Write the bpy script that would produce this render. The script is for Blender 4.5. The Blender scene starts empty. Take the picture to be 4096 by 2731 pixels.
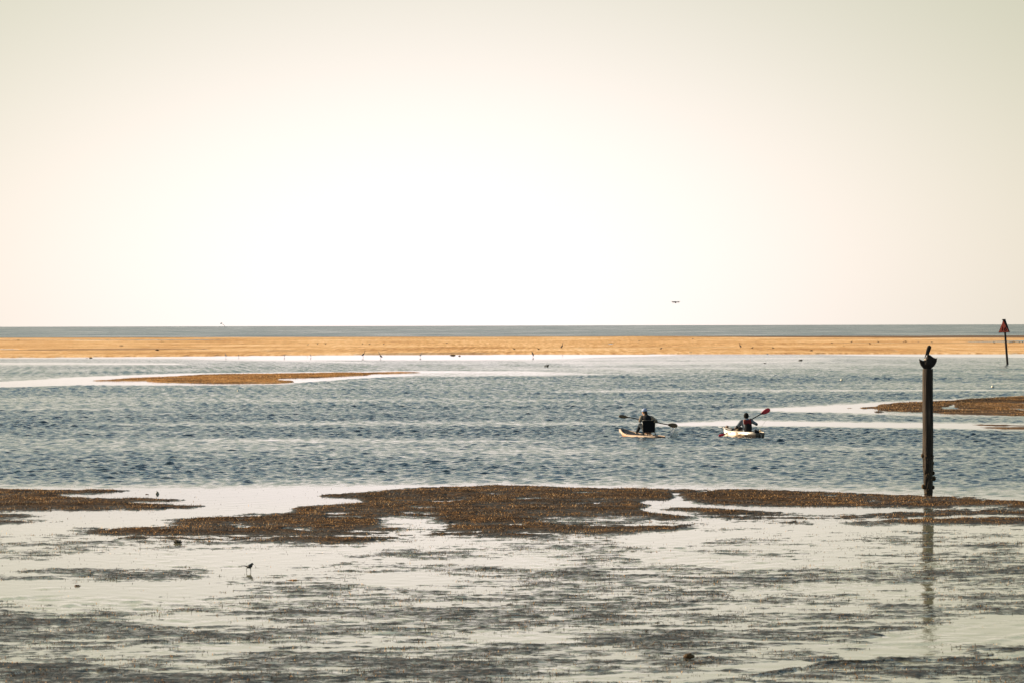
import bpy, bmesh, math, random
import numpy as np
from mathutils import Vector, Matrix
random.seed(7); RNG = np.random.default_rng(11)
sc = bpy.context.scene
R = math.radians

# ------------------------------------------------------------------ camera
CAM_H = 4.2; F = 15360.0; CX, CY = 2048.0, 1365.5      # photo is 4096 px wide, 135 mm lens
pitch = math.atan(63.5 / F); roll = 0.00244
fw = np.array([0, math.cos(pitch), -math.sin(pitch)])
r0 = np.array([1.0, 0, 0]); u0 = np.array([0, math.sin(pitch), math.cos(pitch)])
up = math.cos(roll) * u0 + math.sin(roll) * r0
rt = math.cos(roll) * r0 - math.sin(roll) * u0
cd = bpy.data.cameras.new('camera'); cam = bpy.data.objects.new('camera', cd); sc.collection.objects.link(cam)
M = Matrix([[rt[0], up[0], -fw[0], 0], [rt[1], up[1], -fw[1], 0], [rt[2], up[2], -fw[2], CAM_H], [0, 0, 0, 1]])
cam.matrix_world = M
cd.lens = 135; cd.sensor_width = 36; cd.clip_start = 0.5; cd.clip_end = 200000
cd.dof.use_dof = True; cd.dof.focus_distance = 140; cd.dof.aperture_fstop = 8.0
sc.camera = cam

def P(u, v, D):                     # world point seen at photo pixel (u,v) and standing D metres ahead
    d = fw + rt * (u - CX) / F + up * (CY - v) / F
    k = D / d[1]
    return Vector((d[0] * k, D, CAM_H + d[2] * k))
def G(u, v, z=0.0):                 # point of the ground / water level under photo pixel (u,v)
    d = fw + rt * (u - CX) / F + up * (CY - v) / F
    k = (z - CAM_H) / d[2]
    return Vector((d[0] * k, d[1] * k, z))
def PIX(x, y, z=0.0):
    X = x * rt[0] + y * rt[1] + (z - CAM_H) * rt[2]
    Y = x * up[0] + y * up[1] + (z - CAM_H) * up[2]
    Z = x * fw[0] + y * fw[1] + (z - CAM_H) * fw[2]
    return CX + F * X / Z, CY - F * Y / Z

# ------------------------------------------------------------------ light
SUN_EL, SUN_AZ = R(15), R(-70)
w = bpy.data.worlds.new('World'); sc.world = w; w.use_nodes = True
nt = w.node_tree; bg = nt.nodes['Background']
sky = nt.nodes.new('ShaderNodeTexSky'); sky.sky_type = 'NISHITA'; sky.sun_disc = False
sky.sun_elevation = SUN_EL; sky.sun_rotation = SUN_AZ
sky.air_density = 1.0; sky.dust_density = 1.0; sky.ozone_density = 1.5
tint = nt.nodes.new('ShaderNodeMix'); tint.data_type = 'RGBA'; tint.blend_type = 'MULTIPLY'
tint.inputs['Factor'].default_value = 1; tint.inputs['B'].default_value = (1.04, 0.97, 0.81, 1)
nt.links.new(sky.outputs[0], tint.inputs['A'])
# bright haze low over the sea, a few degrees wide
tc = nt.nodes.new('ShaderNodeTexCoord')
def wm(op, a, b=None):
    n = nt.nodes.new('ShaderNodeMath'); n.operation = op
    for i, q in enumerate((a, b)):
        if q is None: continue
        if isinstance(q, (int, float)): n.inputs[i].default_value = q
        else: nt.links.new(q, n.inputs[i])
    return n.outputs[0]
sep = nt.nodes.new('ShaderNodeSeparateXYZ'); nt.links.new(tc.outputs['Generated'], sep.inputs[0])
azn = wm('ARCTAN2', sep.outputs[0], sep.outputs[1]); eln = wm('ARCSINE', sep.outputs[2])
def sq(q, c0, sg): return wm('POWER', wm('DIVIDE', wm('ABSOLUTE', wm('SUBTRACT', q, c0)), sg), 2.0)
e_ = wm('EXPONENT', wm('MULTIPLY', wm('ADD', sq(azn, R(-1.2), R(8.6)), sq(eln, R(0.8), R(5.3))), -1.0))
low = nt.nodes.new('ShaderNodeMapRange'); low.interpolation_type = 'SMOOTHSTEP'
low.inputs['From Min'].default_value = R(4); low.inputs['From Max'].default_value = R(24)
low.inputs['To Min'].default_value = 0.92; low.inputs['To Max'].default_value = 0.0; nt.links.new(eln, low.inputs['Value'])
hcol = nt.nodes.new('ShaderNodeMix'); hcol.data_type = 'RGBA'; hcol.inputs['A'].default_value = (2.80, 2.66, 2.00, 1); hcol.inputs['B'].default_value = (2.30, 2.29, 1.60, 1)
hr = nt.nodes.new('ShaderNodeMapRange'); hr.interpolation_type = 'SMOOTHSTEP'; hr.inputs['From Min'].default_value = R(0.5); hr.inputs['From Max'].default_value = R(5.6); nt.links.new(eln, hr.inputs['Value'])
nt.links.new(hr.outputs[0], hcol.inputs['Factor'])
hz = nt.nodes.new('ShaderNodeMix'); hz.data_type = 'RGBA'; nt.links.new(hcol.outputs['Result'], hz.inputs['B'])
nt.links.new(low.outputs[0], hz.inputs['Factor']); nt.links.new(tint.outputs['Result'], hz.inputs['A'])
glow = nt.nodes.new('ShaderNodeMix'); glow.data_type = 'RGBA'; glow.inputs['A'].default_value = (0, 0, 0, 1)
glow.inputs['B'].default_value = (2.45, 2.02, 2.55, 1); nt.links.new(e_, glow.inputs['Factor'])
add = nt.nodes.new('ShaderNodeMix'); add.data_type = 'RGBA'; add.blend_type = 'ADD'; add.inputs['Factor'].default_value = 1
nt.links.new(hz.outputs['Result'], add.inputs['A']); nt.links.new(glow.outputs['Result'], add.inputs['B'])
nt.links.new(add.outputs['Result'], bg.inputs['Color']); bg.inputs['Strength'].default_value = 0.10
sd = bpy.data.lights.new('sun', 'SUN'); sun = bpy.data.objects.new('sun', sd); sc.collection.objects.link(sun)
sd.energy = 4.6; sd.angle = R(0.5); sd.color = (1.0, 0.80, 0.56)
sdir = Vector((math.sin(SUN_AZ) * math.cos(SUN_EL), math.cos(SUN_AZ) * math.cos(SUN_EL), math.sin(SUN_EL)))
sun.rotation_euler = sdir.to_track_quat('Z', 'Y').to_euler()
sc.view_settings.view_transform = 'Standard'; sc.view_settings.look = 'None'
sc.view_settings.exposure = 1.22; sc.view_settings.gamma = 1; sc.view_settings.use_curve_mapping = False
sc.cycles.max_bounces = 6; sc.cycles.sample_clamp_indirect = 4

# ------------------------------------------------------------------ helpers
def tag(o, label=None, cat=None, group=None, kind=None):
    for k, q in (('label', label), ('category', cat), ('group', group), ('kind', kind)):
        if q: o[k] = q
    return o
def link(o, parent=None):
    sc.collection.objects.link(o); o.parent = parent; return o
def thing(name, loc, label, cat, group=None, rz=0.0):
    o = bpy.data.objects.new(name, None); o.location = loc; o.rotation_euler = (0, 0, rz); o.empty_display_size = 0.1
    link(o); return tag(o, label, cat, group)

class NB:                                    # little node-building helper
    def __init__(s, name):
        s.m = bpy.data.materials.new(name); s.m.use_nodes = True; s.t = s.m.node_tree; s.t.nodes.clear()
        s.out = s.n('ShaderNodeOutputMaterial')
    def n(s, k, **kw):
        q = s.t.nodes.new(k)
        for a, b in kw.items(): setattr(q, a, b)
        return q
    def put(s, sock, val):
        if isinstance(val, bpy.types.NodeSocket): s.t.links.new(val, sock)
        elif val is not None: sock.default_value = val
    def math(s, op, a, b=None, c=None, clamp=False):
        q = s.n('ShaderNodeMath', operation=op, use_clamp=clamp)
        for i, x in enumerate((a, b, c)):
            if x is not None: s.put(q.inputs[i], x)
        return q.outputs[0]
    def mix(s, f, a, b, blend='MIX'):
        q = s.n('ShaderNodeMix', data_type='RGBA', blend_type=blend)
        s.put(q.inputs['Factor'], f); s.put(q.inputs['A'], a); s.put(q.inputs['B'], b); return q.outputs['Result']
    def pos(s, scale=(1, 1, 1)):
        q = s.n('ShaderNodeTexCoord'); m = s.n('ShaderNodeMapping'); m.inputs['Scale'].default_value = scale
        s.put(m.inputs['Vector'], q.outputs['Object']); return m.outputs[0]
    def noise(s, vec, scale, detail=4, rough=0.5):
        q = s.n('ShaderNodeTexNoise'); s.put(q.inputs['Vector'], vec)
        q.inputs['Scale'].default_value = scale; q.inputs['Detail'].default_value = detail; q.inputs['Roughness'].default_value = rough
        return q.outputs['Fac']
    def ramp(s, f, stops, interp='LINEAR'):
        q = s.n('ShaderNodeValToRGB'); s.put(q.inputs[0], f); cr = q.color_ramp; cr.interpolation = interp
        while len(cr.elements) < len(stops): cr.elements.new(0.5)
        for e, (p, c) in zip(cr.elements, stops): e.position = p; e.color = (*c, 1)
        return q.outputs['Color']
    def attr(s, name):
        q = s.n('ShaderNodeAttribute', attribute_name=name); return q.outputs['Fac']
    def bump(s, h, strength, dist):
        q = s.n('ShaderNodeBump'); s.put(q.inputs['Height'], h); s.put(q.inputs['Strength'], strength); s.put(q.inputs['Distance'], dist)
        return q.outputs[0]
    def bsdf(s, color, rough, spec=0.5, normal=None, metal=0, ior=None):
        q = s.n('ShaderNodeBsdfPrincipled'); s.put(q.inputs['Base Color'], color); s.put(q.inputs['Roughness'], rough)
        s.put(q.inputs['Specular IOR Level'], spec); s.put(q.inputs['Normal'], normal) if normal is not None else None
        q.inputs['Metallic'].default_value = metal
        if ior: q.inputs['IOR'].default_value = ior
        return q
    def end(s, sh):
        s.put(s.out.inputs['Surface'], sh); return s.m

def rgb(c): return (c[0], c[1], c[2], 1)
def simple(name, col, rough=0.7, spec=0.35, var=0.35, scale=12, bump=0.0, col2=None, metal=0):
    b = NB(name); p = b.pos(); f = b.noise(p, scale, 5, 0.6)
    dark = col2 or tuple(x * (1 - var) for x in col)
    c = b.ramp(f, [(0.32, dark), (0.68, col)])
    nrm = b.bump(b.noise(p, scale * 2.5, 4, 0.6), bump, 0.01) if bump else None
    return b.end(b.bsdf(c, rough, spec, nrm, metal).outputs[0])

# mesh collector
class MB:
    def __init__(s): s.v = []; s.f = []
    def addv(s, vs, fs):
        o = len(s.v); s.v += [tuple(q) for q in vs]; s.f += [tuple(i + o for i in q) for q in fs]
    def tube(s, pts, rad, seg=8, flat=1.0):
        pts = [Vector(p) for p in pts]
        if not hasattr(rad, '__len__'): rad = [rad] * len(pts)
        vs = []; n = len(pts); prev = None
        for i, p in enumerate(pts):
            t = (pts[min(i + 1, n - 1)] - pts[max(i - 1, 0)]).normalized()
            a = prev if prev is not None else (Vector((0, 0, 1)) if abs(t.z) < 0.9 else Vector((1, 0, 0)))
            x = t.cross(a).normalized(); y = x.cross(t).normalized(); prev = y
            for k in range(seg):
                th = 2 * math.pi * k / seg
                vs.append(p + x * math.cos(th) * rad[i] * flat + y * math.sin(th) * rad[i])
        fs = []
        for i in range(n - 1):
            for k in range(seg):
                a = i * seg + k; b = i * seg + (k + 1) % seg
                fs.append((a, b, b + seg, a + seg))
        fs.append(tuple(range(seg - 1, -1, -1))); fs.append(tuple(range((n - 1) * seg, n * seg)))
        s.addv(vs, fs)
    def ball(s, c, r, seg=14, rot=None, zmin=None):
        c = Vector(c); r = Vector((r, r, r)) if not hasattr(r, '__len__') else Vector(r)
        rings = seg // 2; vs = []; fs = []
        for i in range(rings + 1):
            ph = math.pi * i / rings
            for k in range(seg):
                th = 2 * math.pi * k / seg
                d = Vector((math.sin(ph) * math.cos(th) * r.x, math.sin(ph) * math.sin(th) * r.y, math.cos(ph) * r.z))
                if zmin is not None: d.z = max(d.z, zmin)
                if rot: d = rot @ d
                vs.append(c + d)
        for i in range(rings):
            for k in range(seg):
                a = i * seg + k; b = i * seg + (k + 1) % seg
                fs.append((a, a + seg, b + seg, b))
        s.addv(vs, fs)
    def cap(s, a, ra, b, rb, seg=12, n=5):          # tapered limb with round ends
        a = Vector(a); b = Vector(b); d = (b - a); L = max(d.length, 1e-5); d = d / L
        pts = []; rad = []
        for i in range(n):
            t = math.pi / 2 * (i + 0.15) / n
            pts.append(a - d * ra * math.cos(t)); rad.append(ra * math.sin(t))
        pts += [a, b]; rad += [ra, rb]
        for i in range(n - 1, -1, -1):
            t = math.pi / 2 * (i + 0.15) / n
            pts.append(b + d * rb * math.cos(t)); rad.append(rb * math.sin(t))
        s.tube(pts, rad, seg)
    def chain(s, pr, seg=12):
        for (a, ra), (b, rb) in zip(pr[:-1], pr[1:]): s.cap(a, ra, b, rb, seg)
    def box(s, c, size, rot=None):
        c = Vector(c); vs = []
        for dx in (-1, 1):
            for dy in (-1, 1):
                for dz in (-1, 1):
                    d = Vector((dx * size[0] / 2, dy * size[1] / 2, dz * size[2] / 2))
                    vs.append(c + (rot @ d if rot else d))
        s.addv(vs, [(0, 1, 3, 2), (4, 6, 7, 5), (0, 4, 5, 1), (2, 3, 7, 6), (0, 2, 6, 4), (1, 5, 7, 3)])
    def prism(s, outline, off):                     # outline: 3-D points of a flat face; off: thickness vector
        n = len(outline); off = Vector(off); vs = [Vector(p) for p in outline] + [Vector(p) + off for p in outline]
        s.addv(vs, [tuple(range(n)), tuple(range(2 * n - 1, n - 1, -1))] + [(i, i + n, (i + 1) % n + n, (i + 1) % n) for i in range(n)])
    def build(s, name, m, parent=None, origin=(0, 0, 0), voxel=None, bevel=None, smooth=True, sub=0, kind=None, label=None):
        o3 = Vector(origin)
        me = bpy.data.meshes.new(name); me.from_pydata([tuple(Vector(q) - o3) for q in s.v], [], s.f); me.update()
        bm = bmesh.new(); bm.from_mesh(me); bmesh.ops.recalc_face_normals(bm, faces=bm.faces); bm.to_mesh(me); bm.free()
        if smooth: me.polygons.foreach_set('use_smooth', [True] * len(me.polygons))
        me.materials.append(m); o = bpy.data.objects.new(name, me); link(o, parent)
        if voxel:
            q = o.modifiers.new('remesh', 'REMESH'); q.mode = 'VOXEL'; q.voxel_size = voxel; q.use_smooth_shade = True
            q = o.modifiers.new('smooth', 'SMOOTH'); q.factor = 0.5; q.iterations = 3
        if bevel:
            q = o.modifiers.new('bevel', 'BEVEL'); q.width = bevel; q.segments = 2; q.limit_method = 'ANGLE'
        if sub:
            q = o.modifiers.new('subsurf', 'SUBSURF'); q.levels = sub; q.render_levels = sub
        if kind: o['kind'] = kind
        if label: o['label'] = label
        return o

# ------------------------------------------------------------------ noise in numpy
def perlin(x, y, seed=0):
    xi = np.floor(x).astype(np.int64); yi = np.floor(y).astype(np.int64)
    fx = x - xi; fy = y - yi
    def g(ix, iy):
        h = (ix * 374761393 + iy * 668265263 + seed * 1442695041) & 0xFFFFFFFF
        h = ((h ^ (h >> 13)) * 1274126177) & 0xFFFFFFFF
        h = (h ^ (h >> 16)) & 0xFFFF
        a = h * (2 * np.pi / 65536.0)
        return np.cos(a), np.sin(a)
    sx = fx * fx * fx * (fx * (fx * 6 - 15) + 10); sy = fy * fy * fy * (fy * (fy * 6 - 15) + 10)
    def c(dx, dy):
        gx, gy = g(xi + dx, yi + dy); return gx * (fx - dx) + gy * (fy - dy)
    a = c(0, 0); b = c(1, 0); d = c(0, 1); e = c(1, 1)
    return ((a + sx * (b - a)) + sy * ((d + sx * (e - d)) - (a + sx * (b - a)))) * 1.5
def fbm(x, y, f, octv=4, gain=0.5, seed=0):
    s = 0; a = 1.0; n = 0
    for i in range(octv):
        s = s + a * perlin(x * f + 17.3 * i, y * f - 9.1 * i, seed + i); n += a; a *= gain; f *= 2.03
    return s / n * 1.4

# ------------------------------------------------------------------ ground plans: outlines surveyed from the photograph
UG = np.arange(-1800, 5900, 8.0); VG = np.arange(1300, 2762, 1.0)
def inpoly(px, py, poly):
    ins = np.zeros(px.shape, bool); n = len(poly)
    for i in range(n):
        x1, y1 = poly[i]; x2, y2 = poly[(i + 1) % n]
        if y1 == y2: continue
        c = ((y1 > py) != (y2 > py)) & (px < (x2 - x1) * (py - y1) / (y2 - y1) + x1)
        ins ^= c
    return ins
def paint(base, items):
    A = np.full((len(VG), len(UG)), float(base))
    for val, poly in items:
        vs = [p[1] for p in poly]; i0 = max(0, int(min(vs) - 1300)); i1 = min(len(VG), int(max(vs) - 1300) + 2)
        if i1 <= i0: continue
        uu, vv = np.meshgrid(UG, VG[i0:i1] + 0.01)
        A[i0:i1][inpoly(uu, vv, poly)] = val
    return A
def blur(A, ku, kv, it=2):
    for _ in range(it):
        for ax, k in ((1, ku), (0, kv)):
            if k < 1: continue
            pad = [(0, 0), (0, 0)]; pad[ax] = (k + 1, k)
            c = np.cumsum(np.pad(A, pad, mode='edge'), axis=ax)
            n = A.shape[ax]
            A = (np.take(c, np.arange(2 * k + 1, 2 * k + 1 + n), ax) - np.take(c, np.arange(n), ax)) / (2 * k + 1)
    return A
def sample(A, u, v):
    x = np.clip((u - UG[0]) / 8.0, 0, len(UG) - 1.001); y = np.clip(v - VG[0], 0, len(VG) - 1.001)
    i = x.astype(int); j = y.astype(int); a = x - i; b = y - j
    return (A[j, i] * (1 - a) * (1 - b) + A[j, i + 1] * a * (1 - b) + A[j + 1, i] * (1 - a) * b + A[j + 1, i + 1] * a * b)
def band(u1, v1, u2, v2, h1, h2=None):
    h2 = h1 if h2 is None else h2
    return [(u1, v1 - h1), (u2, v2 - h2), (u2, v2 + h2), (u1, v1 + h1)]
def lens(u1, v1, u2, v2, h):
    um, vm = (u1 + u2) / 2, (v1 + v2) / 2
    return [(u1, v1), ((u1 + um) / 2, (v1 + vm) / 2 - h * .75), (um, vm - h), ((u2 + um) / 2, (v2 + vm) / 2 - h * .75), (u2, v2),
            ((u2 + um) / 2, (v2 + vm) / 2 + h * .75), (um, vm + h), ((u1 + um) / 2, (v1 + vm) / 2 + h * .75)]

near_items = [
    (-0.22, [(-1800, 2098), (400, 2135), (1000, 2160), (1600, 2150), (2800, 2090), (5900, 2095), (5900, 2790), (-1800, 2790)]),
    # left weed bank with its fingers
    (1.0, [(-1800, 1948), (0, 1952), (200, 1957), (400, 1955), (515, 1961), (440, 1971), (250, 1978), (380, 1990), (560, 1986), (720, 2001), (600, 2006),
           (470, 2010), (820, 2019), (800, 2027), (600, 2042), (400, 2046), (240, 2044), (0, 2048), (-1800, 2060)]),
    (1.0, [(-1800, 2056), (0, 2055), (250, 2062), (110, 2072), (0, 2072), (-1800, 2074)]),
    (0.9, [(-1800, 2078), (0, 2077), (200, 2080), (350, 2090), (180, 2098), (0, 2102), (-1800, 2110)]),
    # broad middle bank
    (1.0, [(170, 2115), (420, 2108), (600, 2100), (760, 2082), (590, 2084), (860, 2066), (720, 2060), (900, 2056), (1150, 2045), (1230, 2031), (1150, 2026), (1330, 2020),
           (1450, 2006), (1390, 1993), (1300, 1982), (1400, 1973), (1500, 1967), (1650, 1952), (1800, 1944), (2000, 1939), (2200, 1943),
           (2400, 1948), (2765, 1953), (2725, 1985), (2690, 2008), (2560, 2000), (2640, 2050), (2800, 2090), (2700, 2125), (2230, 2128), (2120, 2146), (1700, 2142), (1560, 2156),
           (1400, 2172), (1000, 2162), (700, 2166), (440, 2150), (520, 2136), (300, 2128)]),
    (-0.45, [(1487, 2064), (1620, 2058), (1720, 2064), (1760, 2082), (1700, 2092), (1790, 2108), (1700, 2128), (1600, 2140), (1540, 2136), (1610, 2120), (1500, 2102), (1440, 2094), (1540, 2086)]),
    (-0.9, [(1620, 2048), (1700, 2044), (1780, 2052), (1690, 2056)]), (-1.0, lens(1740, 2004, 1830, 2003, 6)), (-0.8, lens(1640, 2028, 1780, 2030, 3)),
    (-1.0, lens(2030, 1991, 2160, 1993, 3)), (-1.0, lens(2310, 1993, 2400, 1994, 2.5)), (-0.9, lens(2280, 1968, 2380, 1969, 2)),
    (-1.0, [(2160, 2082), (2260, 2074), (2400, 2076), (2440, 2070), (2720, 2084), (2700, 2092), (2500, 2086), (2240, 2088)]),
    (-0.9, lens(2040, 2097, 2120, 2099, 3)), (-0.9, lens(1260, 2000, 1330, 2001, 2)), (-0.9, lens(1290, 2052, 1420, 2050, 4)), (-.8, lens(940, 2080, 1010, 2082, 2.5)),
    (-0.8, lens(960, 2108, 1040, 2110, 2.5)), (-0.8, lens(1100, 2112, 1300, 2114, 2.5)), (-.5, lens(1290, 2066, 1480, 2068, 4)),
    # right-hand bank, creek and bands
    (1.0, [(2795, 1955), (3000, 1952), (3100, 1957), (3400, 1970), (3700, 1983), (3850, 1988), (4096, 2004), (5900, 2100), (5900, 2140), (4096, 2034), (3700, 2027), (3100, 2027), (2860, 2013), (2738, 1992)]),
    (-0.8, lens(3270, 1985, 3360, 1986, 3)), (-0.8, lens(3440, 1985, 3480, 1986, 3)), (-.8, lens(3560, 2012, 3640, 2012, 2)),
    (0.9, [(2650, 2030), (2800, 2024), (2990, 2044), (3280, 2062), (3240, 2090), (3100, 2092), (2900, 2080), (2740, 2060)]),
    (0.9, [(3230, 2062), (3500, 2052), (3740, 2032), (4096, 2036), (5900, 2090), (5900, 2160), (4096, 2096), (3700, 2094), (3450, 2092), (3300, 2080)]),
    (-0.8, band(3650, 2066, 4200, 2062, 4)), (-0.9, [(3740, 2030), (4060, 2018), (4040, 2026), (3760, 2034)]),
    (-0.75, [(2760, 1950), (2792, 1950), (2740, 1988), (2800, 2004), (2880, 2018), (3150, 2028), (3700, 2030), (3720, 2036), (3200, 2046), (2950, 2040), (2800, 2026), (2700, 2022), (2780, 2060), (2850, 2090),
            (2840, 2130), (2760, 2140), (2800, 2100), (2700, 2062), (2610, 2026), (2580, 2002), (2640, 2014), (2700, 1996), (2728, 1976)]),
    (-1.1, [(2620, 2130), (2800, 2120), (2950, 2140), (2850, 2165), (2500, 2180), (2440, 2160)]),
    (-0.95, [(2900, 2096), (3400, 2100), (3900, 2103), (4096, 2100), (4096, 2110), (3700, 2116), (3300, 2122), (2950, 2116)]),
    (-0.7, lens(3500, 2135, 3800, 2135, 4)),
    # mirror-smooth shallows and weedier patches lower down
    (-1.0, [(900, 2190), (1500, 2186), (1600, 2196), (1300, 2206), (1000, 2200)]), (-1.1, [(-1800, 2240), (0, 2235), (380, 2222), (800, 2212), (1500, 2222), (1300, 2256), (1000, 2262), (700, 2272), (400, 2262), (200, 2270), (0, 2300), (-1800, 2310)]),
    (-1.1, [(-1800, 2330), (0, 2325), (300, 2335), (800, 2328), (1000, 2345), (900, 2362), (560, 2400), (250, 2412), (0, 2400), (-1800, 2400)]),
    (-1.2, [(3560, 2520), (3800, 2500), (4096, 2470), (5900, 2440), (5900, 2600), (4096, 2560), (3900, 2575), (3700, 2600), (3450, 2625), (3200, 2680), (2900, 2675), (3250, 2640), (3500, 2590)]),
    (-1.0, [(1900, 2240), (2150, 2232), (2250, 2246), (2100, 2256)]), (-1.0, [(2500, 2215), (2700, 2206), (3000, 2232), (3200, 2262), (2900, 2270), (2600, 2245)]),
    (-1.0, [(1450, 2310), (1700, 2300), (1800, 2330), (1500, 2350)]), (-0.9, [(1850, 2545), (2150, 2530), (2400, 2560), (2200, 2575), (1900, 2570)]),
    (-0.9, [(700, 2590), (1000, 2560), (1100, 2580), (850, 2610)]), (-0.9, [(700, 2468), (1000, 2460), (950, 2480), (750, 2482)]), (-.8, [(3050, 2330), (3500, 2320), (3700, 2345), (3300, 2362)]),
    (0.25, lens(250, 2300, 800, 2290, 14)), (-1.2, lens(800, 2296, 1250, 2292, 17)), (0.3, lens(-200, 2232, 350, 2228, 8)), (0.2, [(-1800, 2440), (0, 2460), (400, 2440), (700, 2520), (300, 2560), (-1800, 2600)]),
    (0.35, [(-1800, 2640), (0, 2640), (400, 2660), (700, 2731), (500, 2790), (-1800, 2790)]), (0.1, lens(1500, 2460, 2600, 2470, 30)), (0.3, lens(2050, 2606, 2260, 2602, 8)),
    (0.9, [(3000, 2716), (3300, 2660), (3600, 2640), (4096, 2626), (5900, 2600), (5900, 2790), (3000, 2790)]), (1.1, lens(3880, 2608, 4240, 2612, 8)),
    (0.1, lens(1400, 2700, 2300, 2690, 20)), (0.15, lens(3200, 2300, 4200, 2290, 12)), (0.2, lens(3350, 2460, 3900, 2450, 12)), (0.2, lens(2000, 2300, 2500, 2290, 12)),
]
small = [it for it in near_items if it[0] < 0 and (max(q[1] for q in it[1]) - min(q[1] for q in it[1])) < 13]
big = paint(-1.25, [it for it in near_items if it not in small]); kb = np.clip((VG - 2020) / 60, 0, 1)[:, None]
E_NEAR = blur(big, 1, 3, 2) * (1 - kb) + blur(big, 3, 9, 2) * kb + blur(paint(0.0, [(it[0] - 1.0, it[1]) for it in small]), 1, 1, 1)

bar_items = [
    (1.0, [(-1800, 1352), (0, 1350), (800, 1349), (1500, 1348), (2500, 1346), (3300, 1345), (4096, 1343), (5900, 1340),
           (5900, 1404), (4096, 1412), (3300, 1413), (2600, 1414), (2000, 1415), (1450, 1417), (900, 1421), (400, 1425), (0, 1427.5), (-1800, 1440)]),
    (-1.0, [(-1800, 1362), (0, 1359), (300, 1360), (780, 1358), (1000, 1357), (820, 1361), (300, 1362), (0, 1362), (-1800, 1366)]),
    (-1.0, [(-100, 1396), (60, 1396), (95, 1398.5), (40, 1400), (-100, 1399)]), (-.9, lens(215, 1411, 265, 1414, 1.0)), (-.9, lens(590, 1389, 612, 1390, 0.9)),
    (-1.0, lens(760, 1397, 832, 1399.5, 1.2)), (-1.0, lens(1060, 1405, 1125, 1406, 1.2)), (-1.0, [(2406, 1376), (2458, 1371), (2450, 1374), (2410, 1379)]), (-1.0, lens(2408, 1378, 2428, 1379, 1.1)),
    (-.9, band(2580, 1379.5, 2960, 1378, 0.8)), (-.9, band(2960, 1378, 3330, 1374, 0.8)), (-.9, lens(2660, 1392, 2700, 1393, 0.9)),
    (-1.0, [(3546, 1399), (3560, 1399), (3606, 1405), (3590, 1405.5)]), (-1.0, lens(3744, 1400, 3772, 1401, 1)), (-1.0, [(3820, 1366), (4096, 1361), (5900, 1350), (5900, 1354), (4096, 1369), (3900, 1370)]),
    (-1.0, lens(3300, 1403, 3312, 1405, .9)),
]
E_BAR = blur(paint(-1.0, bar_items), 1, 0, 1)
dark_items = [(1.0, [(2500, 1346), (3300, 1343), (4096, 1341), (5900, 1338), (5900, 1350), (4096, 1353), (3700, 1353), (3500, 1351), (3000, 1350)]),
              (.8, [(-1800, 1349), (0, 1348), (500, 1349), (900, 1348), (1500, 1347), (2500, 1345), (2500, 1348), (1500, 1349.5), (900, 1350), (400, 1353), (-1800, 1353)]),
              (.55, [(0, 1400), (250, 1398), (600, 1394), (900, 1396), (500, 1402), (100, 1403.5)]), (.5, lens(1000, 1404, 1210, 1405, 2)),
              (.6, [(1500, 1415), (1900, 1411), (2000, 1413), (1990, 1416), (1500, 1418)]), (.35, band(3300, 1374, 4096, 1374, 1.5)), (.3, band(2200, 1394, 2900, 1390, 1.0))]
DARK = blur(paint(0, dark_items), 2, 1, 1)

mid_items = [   # left spit and right-hand mud island
    (1.0, [(420, 1520), (520, 1513), (640, 1508), (900, 1496), (1200, 1493), (1600, 1487), (1690, 1488), (1640, 1491), (1500, 1494), (1450, 1500), (1280, 1508), (1110, 1513), (1180, 1527), (1100, 1532), (900, 1533), (700, 1530), (560, 1524)]),
    (-.6, [(560, 1519), (760, 1513), (640, 1521), (560, 1524)]), (.55, band(500, 1519, 780, 1519, 2.5)), (-0.6, lens(1080, 1517, 1200, 1521, 3)), (.5, lens(330, 1522, 560, 1521, 2)),
    (1.0, [(3430, 1630), (3510, 1626), (3545, 1618), (3650, 1609), (3770, 1604), (3900, 1594), (4096, 1586), (5900, 1570), (5900, 1680), (4096, 1662), (3800, 1655), (3690, 1649), (3580, 1644), (3505, 1639), (3530, 1634)]),
    (.8, [(3430, 1632), (3470, 1628), (3510, 1627), (3490, 1631), (3450, 1633)]), (.6, lens(3360, 1631, 3420, 1632, 1.2)), (.7, lens(3480, 1646, 3545, 1648, 2)),
    (-0.75, [(3700, 1638), (3800, 1636), (3775, 1631), (3835, 1615), (3855, 1615), (3815, 1627), (3850, 1634), (3960, 1637), (3860, 1640), (3700, 1640)]), (-1.0, band(3730, 1615, 3850, 1616, 1.5)),
    (-1.0, [(3990, 1630), (4096, 1637), (5900, 1640), (5900, 1644), (4096, 1641)]), (-.9, lens(4040, 1613, 4160, 1614, 2)), (-.8, lens(4050, 1645, 4160, 1646, 1.5)),
    (.7, [(3800, 1696), (3950, 1697), (4096, 1700), (5900, 1705), (5900, 1712), (4096, 1702), (3980, 1701), (3880, 1698)]),
    (.7, [(3880, 1708), (4000, 1708), (4096, 1706), (5900, 1706), (5900, 1725), (4096, 1714), (4020, 1714), (3980, 1711)]), (.5, lens(3640, 1689, 3790, 1690.5, .9)), (.5, lens(3660, 1698, 3790, 1699, 0.9)),
]
E_MID = blur(paint(-1.0, mid_items), 1, 1, 1)

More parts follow.
